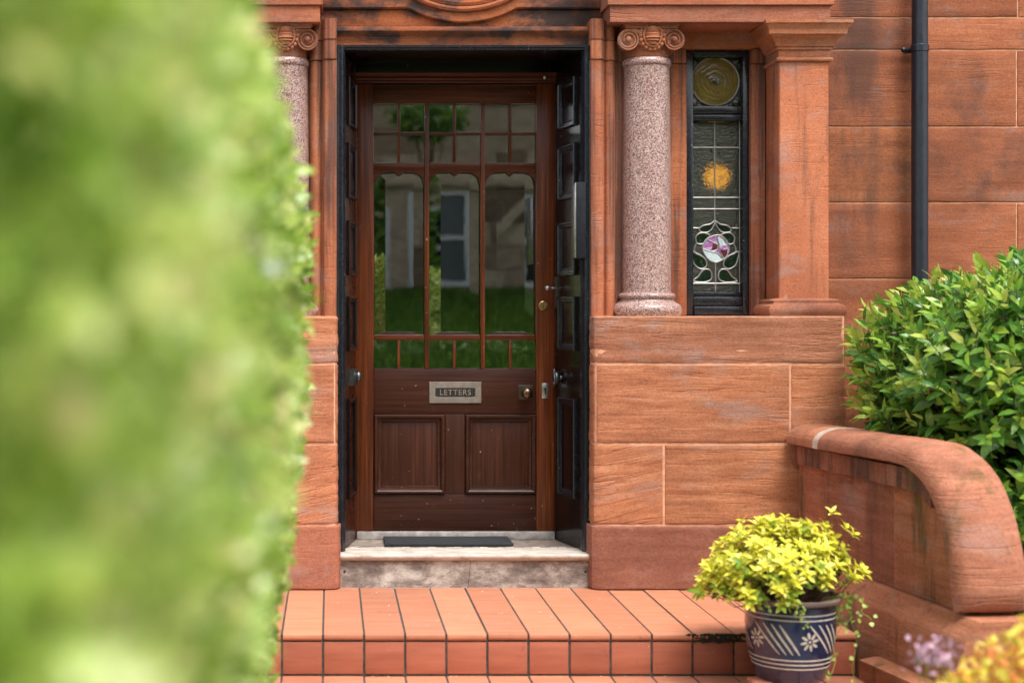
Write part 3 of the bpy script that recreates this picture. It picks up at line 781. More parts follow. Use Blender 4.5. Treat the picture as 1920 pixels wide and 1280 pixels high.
# ---- columns
def column(cx, cy):
    co = part('column')
    z = lambda v: PZ(v, cy-0.1)
    k = (D+cy-0.1)/F_PX
    bm = bmesh.new()
    add_lathe(bm, [(46*k, z(547)), (46.2*k, z(480)), (45.6*k, z(330)), (44*k, z(200)), (43*k, z(124)), (43.6*k, z(121))], 56, (cx, cy, 0))
    bm_obj('shaft', bm, M_granite, co, True)
    bm = bmesh.new()
    add_lathe(bm, [(42*k, z(121.2)), (45*k, z(119.5)), (46.5*k, z(116)), (46.5*k, z(112)), (45*k, z(108)), (43*k, z(106)), (40*k, z(105))], 56, (cx, cy, 0))
    bm_obj('astragal', bm, M_granite, co, True, angle=60)
    bm = bmesh.new()
    add_lathe(bm, [(46.5*k, z(546.5)), (47*k, z(549)), (51*k, z(550)), (53.5*k, z(552)), (54*k, z(555)), (52.5*k, z(559)), (50*k, z(560)), (50*k, z(562)), (53*k, z(565)), (57*k, z(568)), (61*k, z(570)),
                   (65*k, z(574)), (67*k, z(579)), (66.5*k, z(585)), (64*k, z(589)), (62*k, z(594))], 56, (cx, cy, 0))
    bm_obj('base', bm, M_granite, co, True, angle=55)
    # capital: bell, abacus, four scrolls, mask
    bm = bmesh.new()
    add_lathe(bm, [(40*k, z(104.6)), (41*k, z(103)), (41*k, z(92)), (43*k, z(86)), (49*k, z(76)), (51*k, z(66)), (48*k, z(56)), (42*k, z(52))], 40, (cx, cy, 0))
    bm_obj('capital', bm, M_carve, co, True)
    bm = bmesh.new(); h = 50*k; q = 0.018
    ab = [(cx-h, cy+h), (cx-h, cy-h), (cx+h, cy-h), (cx+h, cy+h)]
    add_sweep(bm, ab, [(-0.05, z(54)), (-0.004, z(54)), (-0.002, z(50)), (0.004, z(49)), (0.004, z(45)), (0.010, z(44)), (0.011, z(42.4)), (-0.05, z(42.4))], closed=True)
    bmesh.ops.holes_fill(bm, edges=bm.edges[:])
    bm_obj('abacus', bm, M_carve, co, True)
    for sx in (-1, 1):
        vx, vz, R = cx + sx*43*k, z(75), 20*k
        bm = bmesh.new(); fy = cy - 0.107
        rings = []
        sg = 28
        for rad, yy in ((R*0.2, fy+0.004), (R*0.78, fy+0.006), (R*0.84, fy-0.001), (R*0.97, fy-0.001), (R, fy+0.006), (R*0.96, fy+0.03), (R*0.72, fy+0.08), (R*0.72, cy+0.03), (R*0.96, cy+0.08), (R, cy+0.10), (R*0.5, cy+0.105)):
            rings.append([bm.verts.new((vx+rad*math.cos(2*PI*i/sg), yy, vz+rad*math.sin(2*PI*i/sg))) for i in range(sg)])
        for a, b in zip(rings[:-1], rings[1:]):
            for i in range(sg): bm.faces.new((a[i], a[(i+1) % sg], b[(i+1) % sg], b[i]))
        bm.faces.new(rings[0]); bm.faces.new(rings[-1])
        # spiral fillet and eye
        sp = []
        for i in range(46):
            t = i/45; ang = PI/2 + sx*(-2*PI*1.6*t); rr = R*(0.92 - 0.62*t)
            sp.append((vx+rr*math.cos(ang), fy+0.001, vz+rr*math.sin(ang)))
        add_tube(bm, sp, [0.0052-0.002*i/45 for i in range(46)], 6)
        add_ellipsoid(bm, (vx, fy, vz), (R*0.3, 0.014, R*0.3), 12, 8)
        # canalis: arm from scroll up under the abacus to the mask
        add_tube(bm, [(vx-sx*0.0, fy+0.012, vz+R*0.9), (vx-sx*R*0.7, fy+0.006, vz+R*0.86), (cx+sx*R*0.9, fy+0.004, vz+R*0.55)], [0.009, 0.012, 0.009], 8)
        add_tube(bm, [(vx-sx*R*0.6, fy+0.02, vz-R*0.1), (cx+sx*R*0.7, fy+0.012, vz-R*0.35)], [0.012, 0.012], 8)
        bm_obj('volute', bm, M_carve, co, True, angle=45)
    bm = bmesh.new(); mx, mz, my = cx + 2*k, z(67), cy-0.118
    add_ellipsoid(bm, (mx, my+0.012, mz), (15*k, 0.026, 20*k), 20, 26, fn=lambda v: 1 + 0.16*math.sin(v.z*22)*(1 if v.y < 0 else 0))
    add_tube(bm, [(mx+16.5*k*math.cos(2*PI*i/28), my+0.006, mz+21.5*k*math.sin(2*PI*i/28)) for i in range(28)], 0.0055, 6, True)
    for i in range(18):
        a = 2*PI*i/18; add_ellipsoid(bm, (mx+22*k*math.cos(a), my+0.014, mz+25.5*k*math.sin(a)), (0.0105, 0.009, 0.0105), 8, 6)
    bm_obj('mask', bm, M_carve, co, True, angle=70)
COLX = PXx(1212, 0.165)
column(COLX, 0.165)
column(PXx(535, 0.165), 0.165)

# ---- doorway: frame, splayed storm doors, transom, ceiling
FZ = 0.147                                                        # lobby floor
DY = 0.505                                                        # door face
dx = lambda px: PXx(px, DY)
dz = lambda py: PZ(py, DY)
top_z = PZ(85, 0.1)
fr = part('door_frame')
pL = [PXx(631.5, 0.1), PXx(648, 0.1)]; pR = [PXx(1093, 0.1), PXx(1108.5, 0.1)]
for xa, xb, s in ((pL[0], pL[1], 1), (pR[0], pR[1], -1)):
    bm = bmesh.new()
    prof = [(0, 0.17), (0, 0.10), (0.010, 0.098), (0.013, 0.104), (0.017, 0.104), (0.020, 0.100), (0.028, 0.102), (0.0375, 0.118), (0.0375, 0.17)]
    poly = [(xa+o, y) for o, y in prof] if s > 0 else [(xb-o, y) for o, y in prof]
    add_prism(bm, poly, FZ+0.001, top_z)
    bm_obj('post', bm, M_black, fr, True, angle=30)
bm = bmesh.new()
add_sweep(bm, [(pL[0], 0.11), (pR[1], 0.11)], [(0, top_z+0.001), (0.008, top_z+0.001), (0.008, top_z-0.008), (0.002, top_z-0.012), (0.002, top_z-0.019), (-0.06, top_z-0.019), (-0.06, top_z+0.001)])
bm_obj('head', bm, M_black, fr, True)
box('lobby_ceiling', (-0.02, 0.165, top_z-0.020), (1.18, 0.56, top_z+0.06), M_storm, fr, 0)
box('transom_board', (dx(655), DY+0.012, dz(140)), (dx(1056), DY+0.05, top_z), M_storm, fr, 0.002)
bm = bmesh.new()
tz = lambda v: dz(v)
add_sweep(bm, [(dx(662), DY+0.012), (dx(1047), DY+0.012)], [(-0.03, tz(156)), (0.006, tz(156)), (0.010, tz(153)), (0.022, tz(151.5)), (0.026, tz(148)), (0.024, tz(145)), (0.034, tz(143)), (0.040, tz(140)), (0.040, tz(137.5)), (-0.03, tz(136.5))])
bm_obj('transom_moulding', bm, M_wood_h, fr, True)
for xa, xb in ((dx(655), dx(668.5)), (dx(1040.5), dx(1056))):
    box('side_post', (xa, DY-0.005, FZ), (xb, DY+0.06, tz(156)), M_wood_v, fr, 0.003)
box('plinth_block', (dx(655.5), DY-0.03, FZ), (dx(667), DY-0.006, dz(937)), M_wood_wv, fr, 0.003)
for px, py in ((676, 105), (1021, 146)):
    p = P(px, py, DY-0.03 if py > 120 else 0.3)
    bm = bmesh.new(); add_ellipsoid(bm, p, (0.006, 0.006, 0.008), 10, 6); add_tube(bm, [p, (p[0], p[1]+ (0.04 if py > 120 else 0), p[2]+(0 if py > 120 else 0.05))], 0.003, 6)
    bm_obj('cable_clip', bm, M_creamlit, fr, True)

def storm_leaf(A, B, side):
    """A outer hinge (plan), B inner edge; normal points to the doorway"""
    leaf = part('storm_door')
    A = Vector(A); B = Vector(B); d = (B-A); L = d.length; d.normalize()
    n = Vector((d.y, -d.x)) if side < 0 else Vector((-d.y, d.x))
    if (n.x > 0) != (side < 0): n = -n
    def cv(u, v, h): p = A + d*u + n*h; return (p.x, p.y, v)
    zt = top_z - 0.03
    bm = bmesh.new()
    add_prism(bm, [tuple(A), tuple(B), tuple(B-n*0.04), tuple(A-n*0.04)], FZ+0.003, zt)
    bm_obj('board', bm, M_storm if side > 0 else M_storm_b, leaf)
    ym = (A.y+B.y)/2
    for pt, pb in ((150, 240), (272, 374), (416, 517), (556, 657), (746, 930)):
        z1, z0 = PZ(pt, ym), PZ(pb, ym)
        bm = bmesh.new()
        add_frame(bm, 0.055, L-0.06, z0, z1, [(0, 0.0), (0, 0.012), (0.004, 0.016), (0.010, 0.016), (0.014, 0.009), (0.022, 0.008), (0.030, 0.002), (0.034, 0.0015)], cv)
        bm_obj('panel_moulding', bm, M_black if side > 0 else M_storm, leaf)
    return leaf, cv, L
leafR, cvR, LR = storm_leaf((pR[0]+0.004, 0.17), (dx(1041), 0.498), 1)
leafL, cvL, LL = storm_leaf((pL[1]-0.004, 0.17), (dx(667.5), 0.498), -1)
# right leaf: rim latch with lever, iron ring knob
z = PZ(546, 0.45)
bm = bmesh.new()
add_prism(bm, [cvR(LR-0.035, 0, 0.001)[:2], cvR(LR-0.002, 0, 0.001)[:2], cvR(LR-0.002, 0, 0.008)[:2], cvR(LR-0.035, 0, 0.008)[:2]], PZ(577, 0.45), PZ(518, 0.45))
c = Vector(cvR(LR-0.02, PZ(540, 0.45), 0.008)); e = Vector(cvR(LR-0.02, PZ(540, 0.45), 0.045))
add_tube(bm, [c, e], 0.008, 10); add_ellipsoid(bm, e, (0.012, 0.012, 0.012), 12, 8)
add_tube(bm, [cvR(LR-0.02, PZ(540, 0.45), 0.020), cvR(LR-0.085, PZ(541, 0.45), 0.020)], 0.006, 8)
bm_obj('latch', bm, M_steel, leafR, True)
bm = bmesh.new()
q = Vector(cvR(LR*0.80, PZ(708, 0.43), 0.02))
add_ellipsoid(bm, q, (0.020, 0.022, 0.030), 14, 10)
add_tube(bm, [(q.x-0.012+0.0*math.cos(a), q.y-0.02+0.022*math.cos(a), q.z-0.005+0.030*math.sin(a)) for a in [2*PI*i/20 for i in range(20)]], 0.0055, 8, True)
add_tube(bm, [(q.x-0.006, q.y+0.02, q.z+0.04), (q.x-0.004, q.y+0.01, q.z+0.015)], [0.004, 0.009], 8)
add_tube(bm, [(q.x+0.03, q.y, q.z), (q.x, q.y, q.z)], 0.014, 12)
bm_obj('ring_knob', bm, M_iron, leafR, True)
# left leaf: rim lock box with knob
bm = bmesh.new()
a0 = cvL(LL*0.35, 0, 0.001); a1 = cvL(LL*0.75, 0, 0.001); b1 = cvL(LL*0.75, 0, 0.022); b0 = cvL(LL*0.35, 0, 0.022)
add_prism(bm, [a0[:2], a1[:2], b1[:2], b0[:2]], PZ(722, 0.35), PZ(692, 0.35))
q = Vector(cvL(LL*0.62, PZ(706, 0.37), 0.03)); add_ellipsoid(bm, q, (0.014, 0.014, 0.022), 12, 8); add_tube(bm, [q, q-Vector((0.03, 0, 0))], 0.006, 8)
bm_obj('rim_lock', bm, M_iron, leafL, True)

# ---- threshold
th = part('doorstep')
bm = bmesh.new()
sx0, sx1 = PXx(630, 0.04), PXx(1115.5, 0.04)
t0 = FZ-0.0285
add_sweep(bm, [(sx0, 0.06), (sx1, 0.06)], [(-0.16, t0), (0.012, t0), (0.020, t0+0.003), (0.025, t0+0.010), (0.028, t0+0.014), (0.030, t0+0.021), (0.027, t0+0.0275), (0.020, FZ), (-0.16, FZ)])
bm_obj('nosing', bm, M_marble, th, True, angle=50)
bm = bmesh.new()
xm = PXx(880, 0.06)
for xa, xb, sh in ((PXx(633, 0.06), xm, 0), (xm, PXx(1115, 0.06), 1)):
    b2 = bmesh.new()
    pts = [(xa, -0.004), (xb - (0.0 if sh else 0.0012) - 0.006*(1-sh), -0.004), (xb-(0.0 if sh else 0.0012)+0.006*(1-sh), t0-0.001), (xa, t0-0.001)] if not sh else [(xa-0.005, -0.004), (xb, -0.004), (xb, t0-0.001), (xa+0.007, t0-0.001)]
    f0 = [b2.verts.new((x, 0.058, z)) for x, z in pts]; f1 = [b2.verts.new((x, 0.2, z)) for x, z in pts]
    b2.faces.new(f0); b2.faces.new(list(reversed(f1)))
    for i in range(4): b2.faces.new((f0[i], f0[(i+1) % 4], f1[(i+1) % 4], f1[i]))
    bm_obj('riser', b2, M_riser, th)
bm.free()
box('crack_backing', (xm-0.02, 0.064, 0.0), (xm+0.02, 0.19, t0-0.002), M_slot, th, 0)
for px in (646, 1098):
    bm = bmesh.new(); p = P(px, 1071, 0.058); add_ellipsoid(bm, p, (0.006, 0.003, 0.006), 10, 6); bm_obj('bolt_hole', bm, M_slot, th, True)
box('lobby_floor', (PXx(640, 0.2), 0.222, 0.02), (PXx(1104, 0.2), 0.60, FZ-0.004), M_floor, th, 0)
# small mosaic border tiles on the lobby floor
k = 0
for i in range(26):
    xa = pL[1]+0.02+i*0.0385
    if xa > pR[0]-0.05: break
    box('mosaic_tile', (xa, 0.228, FZ-0.012), (xa+0.035, 0.252, FZ+0.0005), (M_marble, M_floor, M_sill)[k % 3], th, 0.001, 1, False); k += 1
box('sill', (dx(669), DY-0.012, FZ-0.004), (dx(1040), DY+0.05, dz(995.5)), M_sill, th, 0.004)

# ---- the door
door = part('front_door')
tag(door, 'brown varnished glazed front door')
G = 0.012                                                          # frame proud of panel fields
def rail(nm, x0, x1, y0, y1, mat, yf=DY, th_=0.045, bev=0.003):
    return box(nm, (dx(x0), yf, dz(y1)), (dx(x1), yf+th_, dz(y0)), mat, door, bev)
rail('stile', 668.5, 700.6, 157, 994.5, M_wood_v); rail('stile', 1005.4, 1040, 157, 994.5, M_wood_v)
rail('rail', 701, 1005, 165, 194.5, M_wood_h)
rail('rail', 701, 1005, 692, 775.5, M_wood_wh); rail('rail', 701, 1005, 926, 994.5, M_wood_wh)
rail('muntin', 834.5, 872, 776, 925.5, M_wood_wv)
rail('rail', 701, 1005, 157.2, 164.6, M_wood_h, DY+0.008)
# glazing bars
YB = DY+0.004
for xa, xb in ((796.5, 804.5), (901.5, 909.5)):
    rail('glazing_bar', xa, xb, 195, 691.5, M_wood_v, YB, 0.03, 0.0025)
segs = [(701, 796), (805, 901), (910, 1005)]
for xa, xb in segs:
    rail('glazing_bar', xa, xb, 305, 318.5, M_wood_h, YB+0.001, 0.03, 0.0025)
    rail('glazing_bar', xa, xb, 627.5, 638, M_wood_h, YB+0.001, 0.03, 0.0025)
    rail('glazing_bar', xa, xb, 247.5, 252.5, M_wood_h, YB+0.003, 0.02, 0.002)
    m = (xa+xb)/2 - 0.5
    rail('glazing_bar', m-2.6, m+2.6, 195, 304.6, M_wood_v, YB+0.002, 0.022, 0.002)
    rail('glazing_bar', m-2.6, m+2.6, 638.4, 691.5, M_wood_v, YB+0.002, 0.022, 0.002)
    for yy0, yy1 in ((690.5, 692.5),):
        rail('bead', xa, xb, yy0, yy1, M_wood_wh, YB+0.004, 0.02, 0.001)
    # arched head with shoulder cusp
    bm = bmesh.new(); n = 36; lo = []
    for i in range(n+1):
        u = i/n; x = xa + (xb-xa)*u
        e = min(u, 1-u)*(xb-xa)
        yv = 323.0
        if e < 24: yv = 323 + 24*(1-math.sqrt(max(0, 1-(1-e/24)**2)))
        cu = abs(u-0.5)*(xb-xa)
        if cu < 7: yv += 5.5*(1-cu/7)**0.8
        elif cu < 12: yv -= 1.0
        lo.append((dx(x), dz(yv)))
    y0, y1 = YB+0.004, YB+0.022
    A = [bm.verts.new((x, y0, z)) for x, z in lo]; B = [bm.verts.new((x, y1, z)) for x, z in lo]; T = [bm.verts.new((x, y0, dz(317.5))) for x, _ in lo]
    for i in range(n):
        bm.faces.new((A[i], A[i+1], T[i+1], T[i])); bm.faces.new((B[i], B[i+1], A[i+1], A[i]))
    bm_obj('arched_head', bm, M_wood_h, door)
    # panes
    YG = DY+0.026
    def flat_pane(x0, x1, ya, yb):
        tw = [random.uniform(-0.00012, 0.00012) for _ in range(2)]
        bm = bmesh.new()
        q = [(x0, yb), (x1, yb), (x1, ya), (x0, ya)]
        a = [bm.verts.new((dx(px), YG + tw[0]*(1 if i in (1, 2) else -1) + tw[1]*(1 if i > 1 else -1), dz(py))) for i, (px, py) in enumerate(q)]
        bm.faces.new(a); return bm_obj('pane', bm, M_glass, door)
    for x0, x1 in ((xa-0.5, m-1), (m+1, xb+0.5)):
        flat_pane(x0, x1, 193, 249.5); flat_pane(x0, x1, 250.5, 306); flat_pane(x0, x1, 637, 692)
    bm = bmesh.new()
    b = 20
    outer = [(xa, 630), (xb, 630), (xb, 316), (xa, 316)]; inner = [(xa+b+2, 622), (xb-b, 622), (xb-b, 337), (xa+b+2, 337)]
    tw = random.uniform(-0.0001, 0.0001)
    O = [bm.verts.new((dx(px), YG+0.0044, dz(py))) for px, py in outer]; I = [bm.verts.new((dx(px), YG-0.0005+(tw if i in (1, 2) else -tw), dz(py))) for i, (px, py) in enumerate(inner)]
    bm.faces.new(I)
    for i in range(4): bm.faces.new((O[i], O[(i+1) % 4], I[(i+1) % 4], I[i]))
    bm_obj('bevelled_pane', bm, M_glass, door)
# lower panels
for x0, x1 in ((701.5, 834), (872.5, 1004.5)):
    bm = bmesh.new()
    cv = lambda u, v, h: (u, DY - h, v)
    add_frame(bm, dx(x0), dx(x1), dz(925), dz(776.5), [(0, -0.01), (0, 0.008), (0.004, 0.013), (0.011, 0.014), (0.017, 0.010), (0.021, -0.001), (0.029, -0.004), (0.033, -0.003), (0.036, -0.009)], cv)
    bm_obj('panel_moulding', bm, M_wood_wh, door, True, angle=30)
    box('panel', (dx(x0+13), DY+0.009, dz(911)), (dx(x1-13), DY+0.03, dz(791)), M_wood_wv, door, 0.001)
# letter plate
lp = bmesh.new(); cv = lambda u, v, h: (u, DY - h, v)
R_ = add_frame(lp, dx(804.5), dx(902.5), dz(755.5), dz(715.5), [(0, 0), (0, 0.004), (0.0015, 0.006), (0.028, 0.006), (0.030, 0.0035)], lambda u, v, h: (u, DY-h, v))
bm_obj('letter_plate', lp, M_nickel, door)
box('letter_flap', (dx(816.5), DY-0.0040, dz(744.5)), (dx(890.5), DY-0.0005, dz(726.5)), M_slot, door, 0.0005, 1)
bm = bmesh.new(); add_frame(bm, dx(820), dx(887), dz(744), dz(727), [(0, 0.003), (0, 0.0056), (0.0035, 0.0056), (0.0035, 0.003)], cv); bm_obj('flap_edge', bm, M_darkbrass, door)
def text_obj(name, body, size, loc, mat, parent, extrude=0.001, xs=1.0):
    cu = bpy.data.curves.new(name, 'FONT'); cu.body = body; cu.size = size; cu.extrude = extrude; cu.align_x = 'CENTER'; cu.align_y = 'CENTER'; cu.space_character = 1.12; cu.offset = 0.0004
    o = bpy.data.objects.new(name, cu); COL.objects.link(o)
    bpy.context.view_layer.update()
    me = bpy.data.meshes.new_from_object(o.evaluated_get(bpy.context.evaluated_depsgraph_get()))
    bpy.data.objects.remove(o)
    M = Matrix.Translation(loc) @ Matrix.Rotation(math.radians(90), 4, 'X') @ Matrix.Diagonal((xs, 1, 1, 1))
    me.transform(M); me.materials.clear()
    return link_mesh(name, me, mat, parent)
text_obj('lettering', 'LETTERS', 0.036, (dx(853.5), DY-0.0052, dz(735.7)), M_nickel, door, 0.0012, 0.98)
# knob on square plate, keyhole, cylinder lock
box('knob_plate', (dx(972), DY-0.005, dz(748.5)), (dx(999), DY, dz(721.5)), M_darkbrass, door, 0.0015)
bm = bmesh.new(); kx, kz = dx(986), dz(736)
def lathe_y(bm, prof, cx, cy, cz, seg=24):
    rings = [[bm.verts.new((cx+r*math.cos(2*PI*i/seg), cy-h, cz+r*math.sin(2*PI*i/seg))) for i in range(seg)] for r, h in prof]
    for a, b in zip(rings[:-1], rings[1:]):
        for i in range(seg): bm.faces.new((a[i], a[(i+1) % seg], b[(i+1) % seg], b[i]))
    bm.faces.new(rings[0]); bm.faces.new(rings[-1])
lathe_y(bm, [(0.022, 0.005), (0.022, 0.009), (0.011, 0.013), (0.010, 0.026), (0.020, 0.032), (0.025, 0.042), (0.024, 0.052), (0.017, 0.060), (0.006, 0.063)], kx, DY, kz)
bm_obj('door_knob', bm, M_knob, door, True, angle=60)
box('keyhole_plate', (dx(1016), DY-0.003, dz(746.5)), (dx(1028.5), DY, dz(718)), M_steel, door, 0.001)
bm = bmesh.new(); add_box(bm, (dx(1020.7), DY-0.0036, dz(739)), (dx(1023.8), DY-0.001, dz(730))); lathe_y(bm, [(0.006, 0.001), (0.006, 0.0036)], dx(1022.2), DY, dz(729), 14); bm_obj('keyhole', bm, M_slot, door)
bm = bmesh.new(); lathe_y(bm, [(0.0215, 0), (0.0215, 0.004), (0.017, 0.007), (0.0165, 0.004), (0.012, 0.004), (0.0115, 0.008), (0.003, 0.008)], dx(1018.3), DY, dz(573)); bm_obj('cylinder_lock', bm, M_brass, door, True)
bm = bmesh.new(); add_box(bm, (dx(1017.6), DY-0.0086, dz(576)), (dx(1019), DY-0.006, dz(570.5))); bm_obj('key_slot', bm, M_slot, door)

# ---- hallway behind the glass (dim room)
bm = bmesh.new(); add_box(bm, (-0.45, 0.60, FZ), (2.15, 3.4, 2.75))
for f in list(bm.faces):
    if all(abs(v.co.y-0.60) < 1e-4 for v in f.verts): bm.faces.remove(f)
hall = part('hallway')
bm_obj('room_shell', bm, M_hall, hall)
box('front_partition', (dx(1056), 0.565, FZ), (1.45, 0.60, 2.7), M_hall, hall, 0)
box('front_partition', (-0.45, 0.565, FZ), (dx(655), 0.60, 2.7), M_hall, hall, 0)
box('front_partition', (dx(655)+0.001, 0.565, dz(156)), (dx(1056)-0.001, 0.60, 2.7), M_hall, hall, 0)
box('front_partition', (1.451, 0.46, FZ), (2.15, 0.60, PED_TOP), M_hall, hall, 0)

# ---- leaded side window
win = part('side_window')
WY0 = 0.285                                                        # front of frame
wx = lambda px, y=WY0: PXx(px, y)
wzz = lambda py, y=WY0: PZ(py, y)
fx0, fx1 = PXx(1288, WWY)+0.001, PXx(1408, WWY)-0.001
fz0, fz1 = PED_TOP+0.002, PZ(92, WWY)-0.002
GY = 0.335                                                         # glass plane
gx0, gx1 = PXx(1293, GY), PXx(1388, GY)
def wb(nm, a, b, bev=0.004): return box(nm, a, b, M_black, win, bev)
wb('frame', (fx0, WY0, fz0), (gx0+0.006, 0.40, fz1)); wb('frame', (gx1-0.002, WY0, fz0), (fx1, 0.40, fz1))
wb('frame', (gx0+0.0065, WY0, PZ(107, WY0)), (gx1-0.0025, 0.40, fz1))
wb('frame', (gx0+0.0065, WY0+0.004, PZ(213, WY0)), (gx1-0.0025, 0.39, PZ(199, WY0))); wb('frame', (gx0+0.0065, WY0+0.014, PZ(226, WY0)), (gx1-0.0025, 0.38, PZ(213.6, WY0)))
wb('sill', (gx0+0.0065, WY0-0.012, fz0), (gx1-0.0025, 0.39, PZ(574, WY0-0.01)), 0.006); wb('sill', (gx0+0.0065, WY0+0.004, PZ(573.5, WY0)), (gx1-0.0025, 0.385, PZ(556, WY0)), 0.006)
wb('bead', (gx0+0.0065, WY0+0.024, PZ(555.6, WY0)), (gx1-0.0025, 0.38, PZ(547, WY0)), 0.004)
# upper sash: bullseye roundel and corner glass
gp = lambda px, py, y=GY: P(px, py, y)
rc = gp(1340.5, 153.5); rR = 45*(D+GY)/F_PX
bm = bmesh.new(); n = 48
ctr = bm.verts.new((0, -0.010, 0)); prev = None; rings = []
for rr, h in ((0.12, -0.006), (0.3, -0.002), (0.6, -0.0045), (1.0, 0.0)):
    rings.append([bm.verts.new((rR*rr*math.cos(2*PI*i/n), h, rR*rr*math.sin(2*PI*i/n))) for i in range(n)])
for i in range(n):
    bm.faces.new((ctr, rings[0][i], rings[0][(i+1) % n]))
    for a, b in zip(rings[:-1], rings[1:]): bm.faces.new((a[i], a[(i+1) % n], b[(i+1) % n], b[i]))
ro = bm_obj('roundel', bm, M_roundel, win, True, loc=rc)
bm = bmesh.new(); add_tube(bm, [(rc[0]+rR*math.cos(2*PI*i/48), rc[1]-0.003, rc[2]+rR*math.sin(2*PI*i/48)) for i in range(48)], 0.004, 6, True); bm_obj('came', bm, M_lead, win, True)
box('pane', (gx0, GY+0.003, PZ(202, GY)), (gx1, GY+0.006, PZ(104, GY)), M_obs, win, 0)
for px, py in ((1302, 116), (1380, 116), (1302, 193), (1380, 193)):
    bm = bmesh.new(); lathe_y(bm, [(0.017, 0), (0.016, 0.004), (0.008, 0.008), (0.003, 0.009)], *gp(px, py, GY+0.002), 16); bm_obj('corner_glass', bm, M_opal_b if py < 0 else M_obs, win, True)
# lower sash: leaded light
box('pane', (gx0, GY+0.003, PZ(552, GY)), (gx1, GY+0.006, PZ(222, GY)), M_obs, win, 0)
ZL = lambda zx, zy: (1080 + zx/3.4232, 340 + zy/3.4232)             # measured on the enlarged detail
def came(pts, w=1.45, close=False, smooth=True):
    if smooth and len(pts) > 2:
        q = []
        m = len(pts)
        rng_ = range(m if close else m-1)
        for i in rng_:
            if close: p0, p1, p2, p3 = pts[i-1], pts[i], pts[(i+1) % m], pts[(i+2) % m]
            else: p0, p1, p2, p3 = pts[max(i-1, 0)], pts[i], pts[i+1], pts[min(i+2, m-1)]
            for s in range(6):
                t = s/6
                q.append(tuple(0.5*((2*p1[c]) + (-p0[c]+p2[c])*t + (2*p0[c]-5*p1[c]+4*p2[c]-p3[c])*t*t + (-p0[c]+3*p1[c]-3*p2[c]+p3[c])*t**3) for c in (0, 1)))
        if not close: q.append(pts[-1])
        pts = q
    bm = bmesh.new(); add_tube(bm, [gp(x, y, GY+0.001) for x, y in pts], w*(D+GY)/F_PX, 6, close)
    bm_obj('came', bm, M_lead, win, True); return pts
def glass_poly(pts, mat, y=GY+0.0008, nm='coloured_glass'):
    bm = bmesh.new(); f = [bm.verts.new(gp(px, py, y)) for px, py in pts]; g = [bm.verts.new(gp(px, py, y+0.002)) for px, py in pts]; bm.faces.new(f); bm.faces.new(list(reversed(g)))
    for i in range(len(f)): bm.faces.new((f[i], f[(i+1) % len(f)], g[(i+1) % len(f)], g[i]))
    bm_obj(nm, bm, mat, win)
came([(1340, 224), (1340, 416)]); came([(1295, 227), (1295, 548)], 1.0); came([(1387, 227), (1387, 548)], 1.0)
came([(1293, 277), (1388, 277)]); came([ZL(735, 105), ZL(1052, 105)]); came([ZL(735, 178), ZL(1052, 178)])
came([ZL(740, 300), ZL(790, 300)]); came([ZL(1000, 300), ZL(1052, 300)]); came([ZL(740, 655), ZL(1052, 655)]); came([ZL(895, 515), ZL(895, 706)])
def sym(pts): return [(1786-x, y) for x, y in pts]                  # mirrored about x = 893 in the detail
for fn in (lambda p: p, sym):
    a = came([ZL(*q) for q in fn([(893, 255), (860, 275), (815, 285), (792, 305), (800, 325), (840, 328), (872, 305)])], close=True); glass_poly(a, M_obs_g)
    a = came([ZL(*q) for q in fn([(860, 350), (830, 332), (790, 335), (768, 362), (778, 398), (815, 400), (840, 370)])], close=True); glass_poly(a, M_obs_g)
    a = came([ZL(*q) for q in fn([(742, 452), (790, 470), (830, 500), (838, 540), (805, 562), (765, 540), (748, 500)])], close=True); glass_poly(a, M_obs_g)
    a = came([ZL(*q) for q in fn([(752, 640), (785, 610), (815, 570), (850, 565), (870, 590), (865, 630), (820, 648)])], close=True); glass_poly(a, M_obs_g)
    came([ZL(*q) for q in fn([(775, 395), (760, 430), (765, 460), (800, 475)])])
rose = [(893, 347), (935, 352), (970, 385), (985, 430), (968, 480), (930, 508), (893, 518), (850, 500), (820, 460), (812, 420), (835, 375)]
rose = came([ZL(*q) for q in rose], close=True); glass_poly(rose, M_opal_p)
came([ZL(*q) for q in [(812, 432), (860, 450), (905, 462), (940, 495)]]); came([ZL(*q) for q in [(905, 355), (915, 400), (920, 440), (945, 490)]]); came([ZL(*q) for q in [(840, 372), (885, 395), (912, 410), (905, 440), (870, 448)]])
glass_poly([ZL(*q) for q in [(816, 436), (860, 452), (905, 465), (935, 498), (930, 506), (893, 515), (852, 498), (824, 462)]], M_opal_b, GY+0.0001)
glass_poly([ZL(*q) for q in [(908, 356), (935, 354), (966, 386), (975, 410), (925, 412)]], M_opal_b, GY+0.0002)
glass_poly([ZL(*q) for q in [(922, 442), (975, 436), (965, 478), (948, 492)]], M_opal_r, GY+0.0002); glass_poly([ZL(*q) for q in [(880, 398), (910, 412), (900, 436), (868, 446)]], M_opal_r, GY+0.0002)

# ================================================================== THINGS ON THE FRONT
lamp = empty('pendant_lamp', (PXx(1344, 1.0), 1.0, PZ(331, 1.0)))
tag(lamp, 'lit amber globe lamp glowing behind the leaded side window', 'lamp')
bm = bmesh.new(); add_ellipsoid(bm, (0, 0, 0), (0.068, 0.068, 0.066), 20, 14); bm_obj('globe', bm, M_lamp, lamp, True)
bm = bmesh.new(); add_tube(bm, [(0, 0, 0.06), (0, 0, 0.86)], 0.004, 6); add_lathe(bm, [(0.02, 0.06), (0.025, 0.075), (0.01, 0.10)], 12); bm_obj('flex', bm, M_darkbrass, lamp, True)

